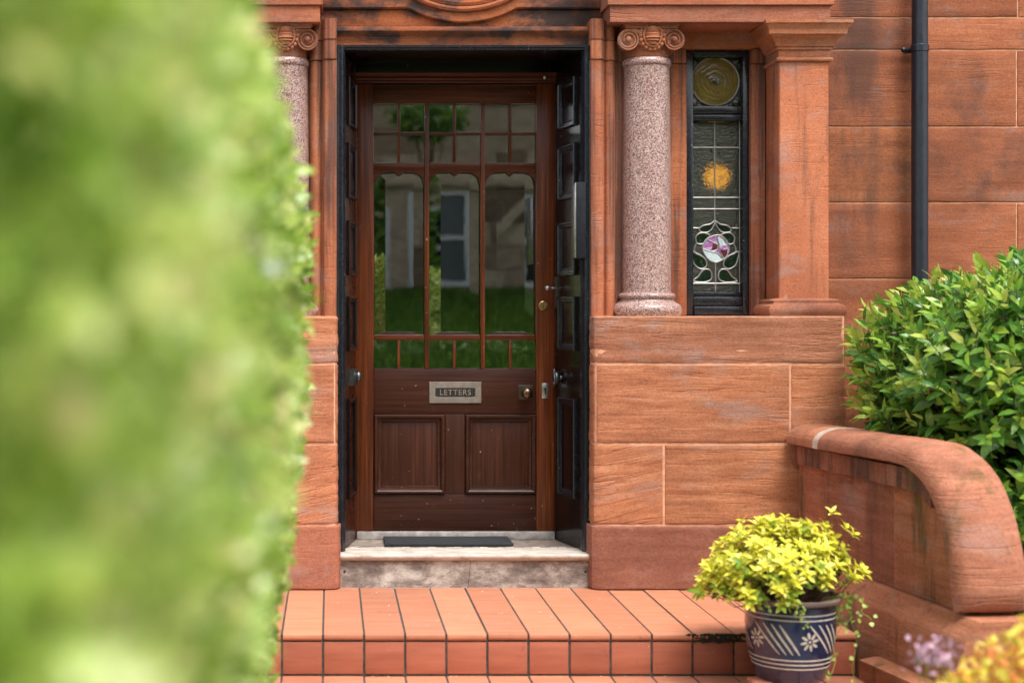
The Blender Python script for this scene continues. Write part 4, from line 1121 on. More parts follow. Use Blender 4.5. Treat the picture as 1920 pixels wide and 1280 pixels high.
ent = empty('entry_panel', (1.09, 0.12, PZ(414, 0.12)))
tag(ent, 'slim charcoal entry-phone box with silver edge on the right door post', 'entry panel')
z0, z1 = PZ(485, 0.115)-ent.location.z, PZ(343, 0.115)-ent.location.z
xa, xb = PXx(1080.5, 0.07)-1.09, PXx(1098.5, 0.07)-1.09
box('housing', (xa, -0.05, z0), (xb, 0.06, z1), M_panelgrey, ent, 0.003)
box('edge_strip', (xa-0.004, -0.048, z0+0.003), (xa-0.0005, 0.052, z1-0.003), M_steel, ent, 0.001)
for k in range(9):
    zz = z1-0.03-k*0.022; box('name_slot', (xa-0.0055, -0.03, zz-0.006), (xa-0.0035, -0.008, zz+0.006), M_cream, ent, 0.0005, 1)

dp = empty('downpipe', (PXx(1724.5, 0.29), 0.29, -0.33))
tag(dp, 'dark navy painted drainpipe running down the sandstone wall', 'drainpipe')
pr_ = 15.2*(D+0.25)/F_PX
bm = bmesh.new(); add_lathe(bm, [(pr_, 0.0), (pr_, PZ(94, 0.25)+0.33)], 32); bm_obj('pipe', bm, M_pipe, dp, True)
bm = bmesh.new(); zb = PZ(94, 0.25)+0.33; add_lathe(bm, [(pr_*0.96, zb+0.001), (pr_*1.0, 4.0)], 32); bm_obj('pipe', bm, M_pipe, dp, True)
bm = bmesh.new(); add_lathe(bm, [(pr_*1.01, zb-0.002), (pr_*1.09, zb), (pr_*1.09, zb+0.026), (pr_*1.01, zb+0.029)], 32); bm_obj('collar', bm, M_pipe, dp, True)
bm = bmesh.new()
add_box(bm, (-0.05, 0.036, zb+0.002), (0.05, 0.066, zb+0.022), 0.002)
add_tube(bm, [(-0.03, 0.05, zb+0.011), (-0.062, 0.03, zb+0.011)], 0.010, 10); add_ellipsoid(bm, (-0.066, 0.02, zb+0.011), (0.012, 0.012, 0.012), 12, 8)
bm_obj('bracket', bm, M_pipe, dp, True)

mat_ = box('door_mat', (PXx(722, 0.26), 0.262, FZ+0.0012), (PXx(963, 0.26), 0.485, FZ+0.014), M_mat, None, 0.003)
tag(mat_, 'dark grey rubber mat lying against the bottom of the brown door', 'door mat')

# ================================================================== TILED STEPS
steps = empty('entrance_steps', (0.6, -0.9, -0.33))
tag(steps, 'red terracotta tiled steps with dark grout leading to the doorway', 'steps')
def sp(nm, *a, **k):
    o = box(nm, *a, **k); o.parent = steps; o.matrix_parent_inverse = Matrix.Translation((-0.6, 0.9, 0.33)); return o
YE = -0.91
TW = 77.05*(D+YE)/F_PX
X0 = PXx(528.5, YE)
XEND = PXx(1606, YE)
XST = X0 - 7*TW
JW = 0.0042
def steprow(ztop, yfront, yback, rise, shift=0.0):
    sp('grout', (XST, yfront+0.006, ztop-rise), (XEND-0.004, yback, ztop-0.0035), M_grout, None, 0)
    x = XST + shift
    while x < XEND - 0.02:
        xe = min(x+TW, XEND)
        dzr = random.uniform(-0.0012, 0.0012)
        bm = bmesh.new()
        # bullnosed tread tile
        prof = [(-0.02, ztop-0.024), (0.000, ztop-0.024), (0.004, ztop-0.020), (0.006, ztop-0.012), (0.004, ztop-0.004), (-0.003, ztop), (-(yback-yfront), ztop), (-(yback-yfront), ztop-0.01)]
        add_sweep(bm, [(x+JW, yfront), (xe-JW, yfront)], [(o, z+dzr) for o, z in prof])
        o = bm_obj('tile', bm, M_tile, None, True, angle=45); o.parent = steps; o.matrix_parent_inverse = Matrix.Translation((-0.6, 0.9, 0.33))
        sp('tile', (x+JW, yfront+random.uniform(0, 0.0015), ztop-rise+0.008), (xe-JW, yfront+0.02, ztop-0.031), M_tile_r, None, 0.0025)
        x += TW
steprow(0.0, YE, 0.057, 0.157)
steprow(-0.157, -1.42, YE+0.004, 0.17)
# moss along the worn joints by the pot, grit in the joint under the riser
bm = bmesh.new()
for i in range(330):
    c = P(1352+random.gauss(0, 24), 1189+abs(random.gauss(0, 5.5)), YE-0.0035)
    add_ellipsoid(bm, c, (random.uniform(0.003, 0.010), random.uniform(0.002, 0.004), random.uniform(0.002, 0.007)), 6, 4)
o = bm_obj('moss', bm, M_moss, None, True); o.parent = steps; o.matrix_parent_inverse = Matrix.Translation((-0.6, 0.9, 0.33)); o['kind'] = 'stuff'
bm = bmesh.new()
for i in range(150):
    x = random.uniform(0.0, 1.6); y = random.choice([-0.913, 0.05, random.uniform(-0.9, 0.04)]) ; 
    if y < -0.912: zq = -0.157; y = random.uniform(-0.93, -0.914)
    else: zq = 0.0
    if y > 0.04: y = random.uniform(0.035, 0.055)
    r = random.uniform(0.001, 0.0035)
    add_ellipsoid(bm, (x, y, zq+r*0.5), (r*random.uniform(0.8, 2), r, r*0.7), 5, 4)
o = bm_obj('grit', bm, M_cream, None); o.parent = steps; o.matrix_parent_inverse = Matrix.Translation((-0.6, 0.9, 0.33)); o['kind'] = 'stuff'

# ================================================================== BALUSTRADE WALL
bal = empty('balustrade_wall', (2.08, 0.0, -0.33))
tag(bal, 'weathered red sandstone side wall with rolled coping curling down at its end', 'wall')
BD = Vector((0.110, -1.0)); BN = Vector((1.0, 0.110)).normalized()
def B(t, w, z): p = Vector((2.08, 0.0)) + BD*t + BN*w; return (p.x, p.y, z)
def bobj(nm, bm, mat, smooth=True, angle=40):
    o = bm_obj(nm, bm, mat, None, smooth, angle=angle); o.parent = bal; o.matrix_parent_inverse = Matrix.Translation((-2.08, 0, 0.33)); return o
ctrl = [(-0.10, 0.632), (0.0, 0.630), (0.5, 0.634), (0.95, 0.640), (1.09, 0.624), (1.20, 0.572), (1.285, 0.475), (1.335, 0.365), (1.362, 0.26), (1.375, 0.172)]
def cat(ctrl, s=10):
    q = []
    for i in range(1, len(ctrl)-2):
        p0, p1, p2, p3 = ctrl[i-1], ctrl[i], ctrl[i+1], ctrl[i+2]
        for k in range(s):
            t = k/s; q.append(tuple(0.5*((2*p1[c]) + (-p0[c]+p2[c])*t + (2*p0[c]-5*p1[c]+4*p2[c]-p3[c])*t*t + (-p0[c]+3*p1[c]-3*p2[c]+p3[c])*t**3) for c in (0, 1)))
    q.append(ctrl[-2]); return q
spine = cat(ctrl + [(1.385, 0.09)])
def bal_roll(sub, h0=0.080, h1=0.088):
    bm = bmesh.new(); rings = []; m = len(spine)
    for (i, (t, z)) in sub:
        a = spine[max(i-1, 0)]; b = spine[min(i+1, m-1)]
        d = Vector((b[0]-a[0], b[1]-a[1])).normalized(); nn = Vector((-d.y, d.x))
        u = i/(m-1); h = (h0 + (h1-h0)*u*u)*math.sqrt(max(0.15, 1-0.75*max(0, (u-0.86)/0.14)**2)); hw = (0.136 if h0 < 0.082 else 0.1375) - 0.010*u*u + 0.002*math.sin(u*9)
        ring = []
        K = 18
        for k in range(K+1):
            th = PI*k/K
            w = -hw*math.copysign(abs(math.cos(th))**0.8, math.cos(th)); o = h*math.sin(th)**0.75
            wob = 0.003*mnoise.noise(Vector((t*5, z*5, k*0.4))) + 0.0022*mnoise.noise(Vector((t*19, z*19, k*1.1)))
            ring.append(bm.verts.new(B(t+nn.x*(o+wob), w, z+nn.y*(o+wob))))
        ring.append(bm.verts.new(B(t-nn.x*0.006, hw-0.014, z-nn.y*0.006))); ring.append(bm.verts.new(B(t-nn.x*0.006, -hw+0.014, z-nn.y*0.006)))
        rings.append(ring)
    for a, b in zip(rings[:-1], rings[1:]):
        for k in range(len(a)): bm.faces.new((a[k], a[(k+1) % len(a)], b[(k+1) % len(a)], b[k]))
    bm.faces.new(rings[0]); bm.faces.new(list(reversed(rings[-1])))
    return bm
idx = list(enumerate(spine))
cut = next(i for i, (t, z) in idx if t > 0.27)
bobj('coping', bal_roll(idx[:cut+1]), M_roll, angle=60); bobj('coping', bal_roll(idx[cut:]), M_roll, angle=60)
# pale joint strip in the coping
sub = [(cut, (spine[cut][0]-0.016, spine[cut][1])), (cut, (spine[cut][0]+0.03, spine[cut][1]))]
bobj('pointing', bal_roll(sub, 0.0830, 0.0910), M_cream, angle=60)
def zs_at(t):
    for (a, za), (b, zb_) in zip(spine[:-1], spine[1:]):
        if a <= t <= b: return za + (zb_-za)*(t-a)/(b-a+1e-9)
    return spine[-1][1]
def slab(nm, t0, t1, w, zlo, ztop, mat, n=14, inset=0.004):
    """upright stone of the wall between t0 and t1; the top follows ztop(t)"""
    bm = bmesh.new(); ts = [t0+(t1-t0)*i/n for i in range(n+1)]
    L = [[bm.verts.new(B(t, -w, zlo)) for t in ts], [bm.verts.new(B(t, -w, ztop(t))) for t in ts]]; R = [[bm.verts.new(B(t, w, zlo)) for t in ts], [bm.verts.new(B(t, w, ztop(t))) for t in ts]]
    for i in range(n):
        bm.faces.new((L[0][i], L[0][i+1], L[1][i+1], L[1][i])); bm.faces.new((R[0][i], R[0][i+1], R[1][i+1], R[1][i])); bm.faces.new((L[1][i], L[1][i+1], R[1][i+1], R[1][i])); bm.faces.new((L[0][i], L[0][i+1], R[0][i+1], R[0][i]))
    bm.faces.new((L[0][0], L[1][0], R[1][0], R[0][0])); bm.faces.new((L[0][-1], L[1][-1], R[1][-1], R[0][-1]))
    return bobj(nm, bm, mat, True)
cap = lambda t: min(zs_at(t)-0.002, 0.63)
slab('stone', 0.006, 0.268, 0.080, 0.163, lambda t: 0.625, M_bal); slab('stone', 0.273, 0.858, 0.080, 0.163, lambda t: 0.625, M_bal); slab('stone', 0.863, 1.372, 0.080, 0.163, cap, M_bal, 24)
slab('pointing', 0.004, 1.2, 0.0785, 0.163, lambda t: min(cap(t)-0.02, 0.6), M_mortar, 20)
bm = bmesh.new()                                                  # ledge course under the coping
n = 24; ts = [0.003+1.18*i/n for i in range(n+1)]
rows_ = [[bm.verts.new(B(t, -w, (min(zs_at(t)-0.010, 0.622) if top else min(zs_at(t)-0.085, 0.545)))) for t in ts] for w, top in ((0.109, 1), (0.107, 0), (0.07, 0))]
for a, b in zip(rows_[:-1], rows_[1:]):
    for i in range(n): bm.faces.new((a[i], a[i+1], b[i+1], b[i]))
rows2 = [[bm.verts.new(B(t, w, (min(zs_at(t)-0.010, 0.622) if top else min(zs_at(t)-0.085, 0.545)))) for t in ts] for w, top in ((0.109, 1), (0.107, 0), (0.07, 0))]
for a, b in zip(rows2[:-1], rows2[1:]):
    for i in range(n): bm.faces.new((a[i], a[i+1], b[i+1], b[i]))
for i in range(n): bm.faces.new((rows_[0][i], rows_[0][i+1], rows2[0][i+1], rows2[0][i]))
bm.faces.new([rows_[0][-1], rows_[1][-1], rows_[2][-1], rows2[2][-1], rows2[1][-1], rows2[0][-1]])
bobj('ledge', bm, M_ledge, True)
# plinth with weathered top, and base course
def plinth(nm, prof, t0, t1, mat, taper=0.0):
    bm = bmesh.new(); n = 10; rings = []
    for i in range(n+1):
        t = t0+(t1-t0)*i/n; k = 1-taper*i/n
        rings.append([bm.verts.new(B(t, -(0.094+(w-0.094)*k), z)) for w, z in prof] + [bm.verts.new(B(t, (0.094+(w-0.094)*k), z)) for w, z in reversed(prof)])
    for a, b in zip(rings[:-1], rings[1:]):
        for k in range(len(a)): bm.faces.new((a[k], a[(k+1) % len(a)], b[(k+1) % len(a)], b[k]))
    bm.faces.new(rings[0]); bm.faces.new(rings[-1])
    return bobj(nm, bm, mat, True)
plinth('plinth', [(0.19, -0.33), (0.19, 0.085), (0.182, 0.098), (0.10, 0.160), (0.05, 0.1605)], 0.004, 1.50, M_bal, 0.35)
plinth('base_course', [(0.25, -0.331), (0.25, -0.085), (0.192, -0.075), (0.05, -0.075)], 0.93, 1.56, M_bal, 0.2)

# ================================================================== PLANTS
def leaf_template(w=0.32, curve=0.12, fold=0.10):
    V = np.array([(0, 0, 0), (0.33, 0, 0.03), (0.68, 0, 0.0), (1, 0, -curve), (0.30, w*0.5, fold*0.6), (0.66, w*0.42, fold*0.45-0.02), (0.30, -w*0.5, fold*0.6), (0.66, -w*0.42, fold*0.45-0.02)], dtype=np.float64)
    Fc = [(0, 1, 4), (4, 1, 2, 5), (5, 2, 3), (0, 6, 1), (6, 7, 2, 1), (7, 3, 2)]
    return V, Fc
def frames(dirs, ups):
    d = dirs/np.linalg.norm(dirs, axis=1, keepdims=True)
    s = np.cross(ups, d); s /= (np.linalg.norm(s, axis=1, keepdims=True)+1e-9)
    u = np.cross(d, s)
    return d, s, u
def leaves_mesh(name, pos, dirs, ups, size, tmpl):
    V, Fc = tmpl; d, s, u = frames(dirs, ups); n = len(pos); k = len(V)
    W = pos[:, None, :] + size[:, None, None]*(V[None, :, 0:1]*d[:, None, :] + V[None, :, 1:2]*s[:, None, :] + V[None, :, 2:3]*u[:, None, :])
    me = bpy.data.meshes.new(name)
    lt = np.array([len(f) for f in Fc]); flat = np.concatenate([np.array(f) for f in Fc])
    me.vertices.add(n*k); me.vertices.foreach_set('co', W.reshape(-1))
    me.loops.add(n*len(flat)); me.loops.foreach_set('vertex_index', (flat[None, :] + (np.arange(n)*k)[:, None]).reshape(-1).astype(np.int32))
    me.polygons.add(n*len(Fc)); st = np.concatenate([[0], np.cumsum(lt)[:-1]])
    me.polygons.foreach_set('loop_start', (st[None, :] + (np.arange(n)*len(flat))[:, None]).reshape(-1).astype(np.int32))
    me.polygons.foreach_set('loop_total', np.tile(lt, n).astype(np.int32))
    me.polygons.foreach_set('use_smooth', np.ones(n*len(Fc), dtype=bool))
    me.update(calc_edges=True); me.validate()
    return me
def leaf_objects(parent, inv, pos, dirs, ups, size, tmpl, mats, variants=3):
    """single leaves as parts of their plant; a few shared meshes"""
    meshes = {}
    d, s, u = frames(dirs, ups)
    for i in range(len(pos)):
        m = mats[i]
        key = (m.name, i % variants)
        if key not in meshes:
            V, Fc = tmpl[i % len(tmpl)]
            me = bpy.data.meshes.new('leaf'); me.from_pydata([tuple(v) for v in V], [], Fc)
            me.polygons.foreach_set('use_smooth', [True]*len(me.polygons)); me.materials.append(m); meshes[key] = me
        o = bpy.data.objects.new('leaf', meshes[key]); COL.objects.link(o); o.parent = parent
        M = Matrix(((d[i][0], s[i][0], u[i][0], pos[i][0]), (d[i][1], s[i][1], u[i][1], pos[i][1]), (d[i][2], s[i][2], u[i][2], pos[i][2]), (0, 0, 0, 1))) @ Matrix.Scale(size[i], 4)
        o.matrix_parent_inverse = Matrix.Translation(-parent.location); o.matrix_basis = inv @ M
def unit(a): return a/(np.linalg.norm(a, axis=-1, keepdims=True)+1e-9)

# ---- clipped hedge close on the left
hedge = empty('clipped_hedge', (-0.6, -4.0, -0.33))
tag(hedge, 'tall blurred light green leafy hedge filling the left foreground', 'hedge')
def hx(z): return -0.085 - 0.115*np.clip((1.0-z)/0.9, 0, 1.4)
HY0, HY1, HZT = -D+0.72, -D+4.45, 1.55
N1 = 30000
y = HY0 + (HY1-HY0)*rng.random(N1)**1.0; z = -0.33 + (HZT+0.33)*rng.random(N1)
lump = np.array([mnoise.noise(Vector((a*3.0, b*3.0, 1.3))) for a, b in zip(y, z)])
lump2 = np.array([mnoise.noise(Vector((a*9.0, b*9.0, 4.3))) for a, b in zip(y, z)])
x = hx(z) - rng.random(N1)**1.5*0.16 + 0.045*lump + 0.030*lump2 - np.clip((z-1.42)/0.13, 0, 1)**2*0.06
far = np.clip((y-(HY1-0.12))/0.12, 0, 1); x = x - far**2*0.10
pos1 = np.stack([x, y, z], 1); nrm1 = np.tile(np.array([1.0, -0.15, 0.25]), (N1, 1))
N2 = 5000; x2 = -0.09-1.0*rng.random(N2); y2 = HY0+(HY1-HY0)*rng.random(N2); z2 = HZT - rng.random(N2)*0.08 + 0.03*np.array([mnoise.noise(Vector((a*4, b*4, 0))) for a, b in zip(x2, y2)])
pos2 = np.stack([x2, y2, z2], 1); nrm2 = np.tile(np.array([0.1, -0.1, 1.0]), (N2, 1))
N3 = 9000; x3 = -0.1-0.9*rng.random(N3); z3 = -0.33+(HZT+0.33)*rng.random(N3); y3 = HY0 + rng.random(N3)*0.10 + 0.03*np.array([mnoise.noise(Vector((a*5, b*5, 9))) for a, b in zip(x3, z3)])
pos3 = np.stack([x3, y3, z3], 1); nrm3 = np.tile(np.array([0.1, -1.0, 0.3]), (N3, 1))
N4 = 5000; x4 = -0.1-0.9*rng.random(N4); z4 = -0.33+(HZT+0.33)*rng.random(N4); y4 = HY1 - rng.random(N4)*0.10
x4 = np.minimum(x4, hx(z4)-0.05)
pos4 = np.stack([x4, y4, z4], 1); nrm4 = np.tile(np.array([0.1, 1.0, 0.3]), (N4, 1))
N5 = 9000                                                        # leaves deeper in, so nothing shows through
z5 = -0.33+(HZT+0.28)*rng.random(N5); y5 = HY0+0.05+(HY1-HY0-0.15)*rng.random(N5); pos5 = np.stack([hx(z5)-0.10-0.28*rng.random(N5), y5, z5], 1); nrm5 = np.tile(np.array([1.0, -0.3, 0.3]), (N5, 1))
pos6 = []                                                        # stray shoots past the clipped face
for i in range(150):
    yy = HY0+0.5+(HY1-HY0-0.55)*random.random()**0.6; zz = random.uniform(-0.1, 1.5); ll = random.uniform(0.02, 0.06); dv = np.array([1.0, random.uniform(-0.5, 0.5), random.uniform(0.1, 1.0)]); dv /= np.linalg.norm(dv)
    st0 = np.array([float(hx(np.array(zz)))-0.02, yy, zz])
    for k in range(7): pos6.append(st0 + dv*ll*k/6 + rng.normal(0, 0.004, 3))
pos6 = np.array(pos6); nrm6 = np.tile(np.array([1.0, 0.0, 0.3]), (len(pos6), 1))
pos = np.concatenate([pos1, pos2, pos3, pos4, pos5, pos6]); nr = np.concatenate([nrm1, nrm2, nrm3, nrm4, nrm5, nrm6]); n = len(pos)
ups = unit(nr + rng.normal(0, 0.75, (n, 3))); dirs = unit(nr*0.45 + np.array([0, 0, 0.35]) + rng.normal(0, 0.8, (n, 3)))
size = rng.uniform(0.024, 0.044, n)
me = leaves_mesh('foliage', pos, dirs, ups, size, leaf_template(0.52, 0.15, 0.12)); me.materials.append(M_hedge)
o = link_mesh('foliage', me, None); o.parent = hedge; o.matrix_parent_inverse = Matrix.Translation((0.6, 4.0, 0.33)); o['kind'] = 'stuff'
bm = bmesh.new()
for i in range(26):
    yy = HY0+0.12+(HY1-HY0-0.24)*i/25; xx = -0.45+random.uniform(-0.1, 0.1)
    add_tube(bm, [(xx, yy, -0.33), (xx+random.uniform(-0.05, 0.05), yy, 0.4), (xx+random.uniform(-0.1, 0.15), yy+random.uniform(-0.1, 0.1), 1.4)], [0.014, 0.011, 0.004], 6)
    for k in range(7):
        zz = random.uniform(0.0, 1.3); add_tube(bm, [(xx, yy, zz), (xx+0.22, yy+random.uniform(-0.12, 0.12), zz+random.uniform(0.05, 0.2))], [0.006, 0.002], 4)
o = bm_obj('stem', bm, M_stem, None, True); o.parent = hedge; o.matrix_parent_inverse = Matrix.Translation((0.6, 4.0, 0.33))

# ---- glossy shrub behind the balustrade
shrub = empty('evergreen_shrub', (2.95, -0.55, -0.3))
tag(shrub, 'dense glossy green evergreen shrub overhanging the rolled coping on the right', 'shrub')
SI = Matrix.Translation((-2.95, 0.55, 0.3))
cen = np.array([2.98, -0.42, 0.62]); rad = np.array([0.80, 0.62, 0.74])
NT_ = 2300
ph = rng.random(NT_)*2*PI; cz = rng.uniform(-0.75, 1, NT_); sr = np.sqrt(1-cz**2)
v = np.stack([sr*np.cos(ph), sr*np.sin(ph), cz], 1)
v = v/((np.abs(v)**3.4).sum(1)**(1/3.4))[:, None]            # boxy crown
bumpy = np.array([mnoise.noise(Vector(q*2.3)) for q in v])
depth = 1 - rng.random(NT_)**2.2*0.28
tips = cen + v*rad*(depth*(1+0.11*bumpy))[:, None]
tips = tips[(tips[:, 2] > -0.1)]
vt = unit((tips-cen)/rad)
# keep the shrub off the balustrade top
bl = 2.08 + 0.11*np.clip(-tips[:, 1], 0, 2)
keep = ~((tips[:, 0] < bl+0.20) & (tips[:, 2] < 0.76) & (tips[:, 1] > -1.5) & (tips[:, 1] < 0))
keep &= ~((tips[:, 0] < 2.3) & (tips[:, 1] > -0.02)) & (tips[:, 1] < 0.3)
tips = tips[keep]; vt = vt[keep]
lp_, ld_, lu_, ls_, lm_ = [], [], [], [], []
bm = bmesh.new()
for tpt, vv_ in zip(tips, vt):
    ax = unit(vv_*np.array([1, 1, 0.7]) + np.array([0, 0, 0.45]) + rng.normal(0, 0.25, 3))
    a = np.cross(ax, [0.3, 0.2, 1.0]); a = unit(a); b = np.cross(ax, a)
    nl = rng.integers(7, 11); new = rng.random() < 0.32 and vv_[2] > -0.2
    base = tpt - ax*0.13
    add_tube(bm, [tuple(base-ax*0.05), tuple(tpt)], [0.003, 0.0012], 4)
    for k in range(nl):
        f = k/(nl-1); th = k*2.4 + rng.random()*0.5
        rdir = a*math.cos(th)+b*math.sin(th)
        lp_.append(base + ax*0.14*f); dd = unit(rdir*(1.0-0.55*f) + ax*(0.35+0.75*f) + np.array([0, 0, -0.12])); ld_.append(dd)
        lu_.append(unit(ax + rng.normal(0, 0.2, 3) - rdir*0.3)); sc_ = rng.uniform(0.075, 0.125)*(1-0.40*f)
        ls_.append(sc_); lm_.append(1 if (new and f > 0.6) else 0)
o = bm_obj('twig', bm, M_stem, None); o.parent = shrub; o.matrix_parent_inverse = SI; o['kind'] = 'stuff'
bm = bmesh.new()
for i in range(9):
    a = 2*PI*i/9; add_tube(bm, [(2.95+0.05*math.cos(a), -0.45+0.05*math.sin(a), -0.3), (2.95+0.2*math.cos(a), -0.45+0.18*math.sin(a), 0.2), (2.95+0.5*math.cos(a), -0.45+0.4*math.sin(a), 0.75)], [0.02, 0.013, 0.005], 6)
o = bm_obj('trunk', bm, M_stem, None, True); o.parent = shrub; o.matrix_parent_inverse = SI
lp_, ld_, lu_, ls_, lm_ = map(np.array, (lp_, ld_, lu_, ls_, lm_))
# inner fill so the shrub is not see-through
NF = 6000
q = unit(rng.normal(0, 1, (NF, 3))); fp = cen + (q/((np.abs(q)**3.4).sum(1)**(1/3.4))[:, None])*rad*(0.45+0.45*rng.random(NF))[:, None]
fp = fp[(fp[:, 2] > -0.15) & ~((fp[:, 0] < 2.45) & (fp[:, 2] < 0.75)) & (fp[:, 1] < 0.3)]; NF = len(fp)
score = -lp_[:, 1] - 0.45*np.abs(lp_[:, 0]-2.55) + 0.5*lp_[:, 2] + ls_*4
vis = (lp_[:, 0] < 2.95) & (lp_[:, 2] > 0.3)
order = np.argsort(-(score + np.where(vis, 0, -10))); big = order[:300]; rest = order[300:]
tl = [leaf_template(0.34, 0.10, 0.10), leaf_template(0.30, 0.18, 0.12), leaf_template(0.38, 0.05, 0.08)]
MW = Matrix.Identity(4)
leaf_objects(shrub, MW, lp_[big], ld_[big], lu_[big], ls_[big], tl, [M_shrub_new if lm_[i] else M_shrub for i in big])
for nm, sel, mt in (('foliage', rest[lm_[rest] == 0], M_shrub), ('new_growth', rest[lm_[rest] == 1], M_shrub_new)):
    P_, D_, U_, S_ = lp_[sel], ld_[sel], lu_[sel], ls_[sel]
    if nm == 'foliage':
        P_ = np.concatenate([P_, fp]); D_ = np.concatenate([D_, unit(rng.normal(0, 1, (NF, 3))+np.array([0, -0.3, 0.2]))]); U_ = np.concatenate([U_, unit(rng.normal(0, 0.6, (NF, 3))+np.array([0, -0.3, 0.8]))]); S_ = np.concatenate([S_, rng.uniform(0.08, 0.12, NF)])
    me = leaves_mesh(nm, P_, D_, U_, S_, tl[0]); me.materials.append(mt)
    o = link_mesh(nm, me, None); o.parent = shrub; o.matrix_parent_inverse = SI; o['kind'] = 'stuff'

# ---- potted plant
PY_ = -1.125
PXC = PXx(1482, PY_)
pot_t = empty('potted_plant', (PXC, PY_, -0.157+0.047))
tag(pot_t, 'yellow-leaved bush in a blue glazed pot with cream flower pattern', 'potted plant')
PI_ = Matrix.Translation((-PXC, -PY_, 0.11))
def pobj(nm, bm, mat, smooth=True, angle=45, parent=None):
    o = bm_obj(nm, bm, mat, None, smooth, angle=angle); o.parent = parent or pot_t
    o.matrix_parent_inverse = PI_; return o
PK = (D+PY_)/F_PX
potprof = [(0.02, -0.11), (0.114, -0.11), (0.119, -0.104), (0.124, -0.088), (0.138, -0.04), (0.149, 0.01), (0.155, 0.06), (0.1575, 0.10), (0.156, 0.14), (0.1545, 0.156), (0.160, 0.162), (0.172, 0.167), (0.178, 0.173), (0.178, 0.183), (0.172, 0.187), (0.160, 0.184), (0.150, 0.165), (0.147, 0.14)]
bm = bmesh.new(); add_lathe(bm, potprof, 56, (PXC, PY_, 0)); pot = pobj('pot', bm, M_pot)
bm = bmesh.new(); add_lathe(bm, [(0.146, 0.14), (0.146, 0.147), (0.08, 0.155), (0.01, 0.158)], 24, (PXC, PY_, 0)); pobj('soil', bm, M_soil)
def prad(z):
    for (r0, z0_), (r1, z1_) in zip(potprof[1:10], potprof[2:11]):
        if z0_ <= z <= z1_: return r0+(r1-r0)*(z-z0_)/(z1_-z0_+1e-9)
    return 0.15
def ps(phi, z, h=0.0012):                                          # phi 0 faces the camera
    r = prad(z)+h; return (PXC + r*math.sin(phi), PY_ - r*math.cos(phi), z)
def pz(py): return CAM_Z + (CY-py)*((D+PY_-0.15)/F_PX)
for py, w in ((1155, 1.2), (1164, 1.2), (1240, 1.2), (1248.5, 1.2), (1257, 1.2)):
    zz = pz(py); bm = bmesh.new(); r = prad(zz); hw = 0.0028
    rr = [(r-0.001, zz-hw), (r+0.0013, zz-hw*0.6), (r+0.0013, zz+hw*0.6), (r-0.001, zz+hw)]
    add_lathe(bm, rr, 56, (PXC, PY_, 0), cap=False); bmesh.ops.recalc_face_normals(bm, faces=bm.faces[:])
    pobj('slip_band', bm, M_cream)
def stroke(p0, z0_, p1, z1_, w, bend=0.0):
    bm = bmesh.new(); n = 12; L = []; Rr = []
    for i in range(n+1):
        u = i/n; ww = w*math.sin(PI*min(1, max(0.06, u*0.9+0.06)))**0.5
        ph_ = p0+(p1-p0)*u + bend*math.sin(PI*u); zz = z0_+(z1_-z0_)*u
        L.append(bm.verts.new(ps(ph_-ww, zz+ww*0.06, 0.0014))); Rr.append(bm.verts.new(ps(ph_+ww, zz-ww*0.06, 0.0014)))
    for i in range(n): bm.faces.new((L[i], Rr[i], Rr[i+1], L[i+1]))
    return pobj('slip_stroke', bm, M_cream, False)
def flower(phc, zc_, R):
    for k in range(8):
        a = 2*PI*k/8 + 0.2; bm = bmesh.new(); n = 10; L = []
        for i in range(n):
            b = 2*PI*i/n; ru = R*0.62 + R*0.36*math.cos(b); rv = R*0.15*math.sin(b)
            du = ru*math.cos(a)-rv*math.sin(a); dv = ru*math.sin(a)+rv*math.cos(a)
            L.append(bm.verts.new(ps(phc+du/prad(zc_), zc_+dv, 0.0016)))
        bm.faces.new(L); pobj('slip_petal', bm, M_cream, False)
    bm = bmesh.new(); bm.faces.new([bm.verts.new(ps(phc+R*0.14*math.cos(2*PI*i/10)/prad(zc_), zc_+R*0.14*math.sin(2*PI*i/10), 0.0016)) for i in range(10)]); pobj('slip_petal', bm, M_cream, False)
ang = lambda px: math.asin(max(-0.97, min(0.97, (px-1482)*(D+PY_-0.13)/F_PX/0.158))) - 0.29
per = 2*PI/5
for rep in range(5):
    off = rep*per
    for k in range(4):
        stroke(ang(1419+k*14.5)+off, pz(1172), ang(1461+k*13)+off, pz(1229), 0.047)
    flower(ang(1518)+off, pz(1203), 0.035)
# trailing vine, brown stems, leaves
dome_c = np.array([PXx(1462, PY_), PY_-0.01, 0.205]); dome_r = np.array([0.265, 0.22, 0.255])
NR = 400
vv = unit(rng.normal(0, 1, (NR*4, 3))); vv = vv[(vv[:, 2] > -0.12)][:NR]; NR = len(vv)
bump_ = np.array([mnoise.noise(Vector(q*2.0+np.array([3.1, 0.7, 1.9]))) for q in vv])
vv = vv[~((vv[:, 0] > 0.15) & (vv[:, 2] < 0.22) & (vv[:, 1] < 0.5))]; NR = len(vv); bump_ = np.array([mnoise.noise(Vector(q*2.0+np.array([3.1, 0.7, 1.9]))) for q in vv])
rp = dome_c + vv*dome_r*(1+0.30*bump_ - rng.random(NR)**2*0.22)[:, None]
rp = np.concatenate([rp, [P(1585, 990, PY_-0.02), P(1600, 1002, PY_), P(1480, 1095, PY_-0.21), P(1455, 1100, PY_-0.2), P(1330, 1085, PY_-0.05), P(1345, 1100, PY_-0.08), P(1325, 1060, PY_), P(1375, 1098, PY_-0.1), P(1560, 960, PY_)]])
rv = unit((rp-dome_c)/dome_r)
Lp, Ld, Lu, Ls, Lm = [], [], [], [], []
bm = bmesh.new()
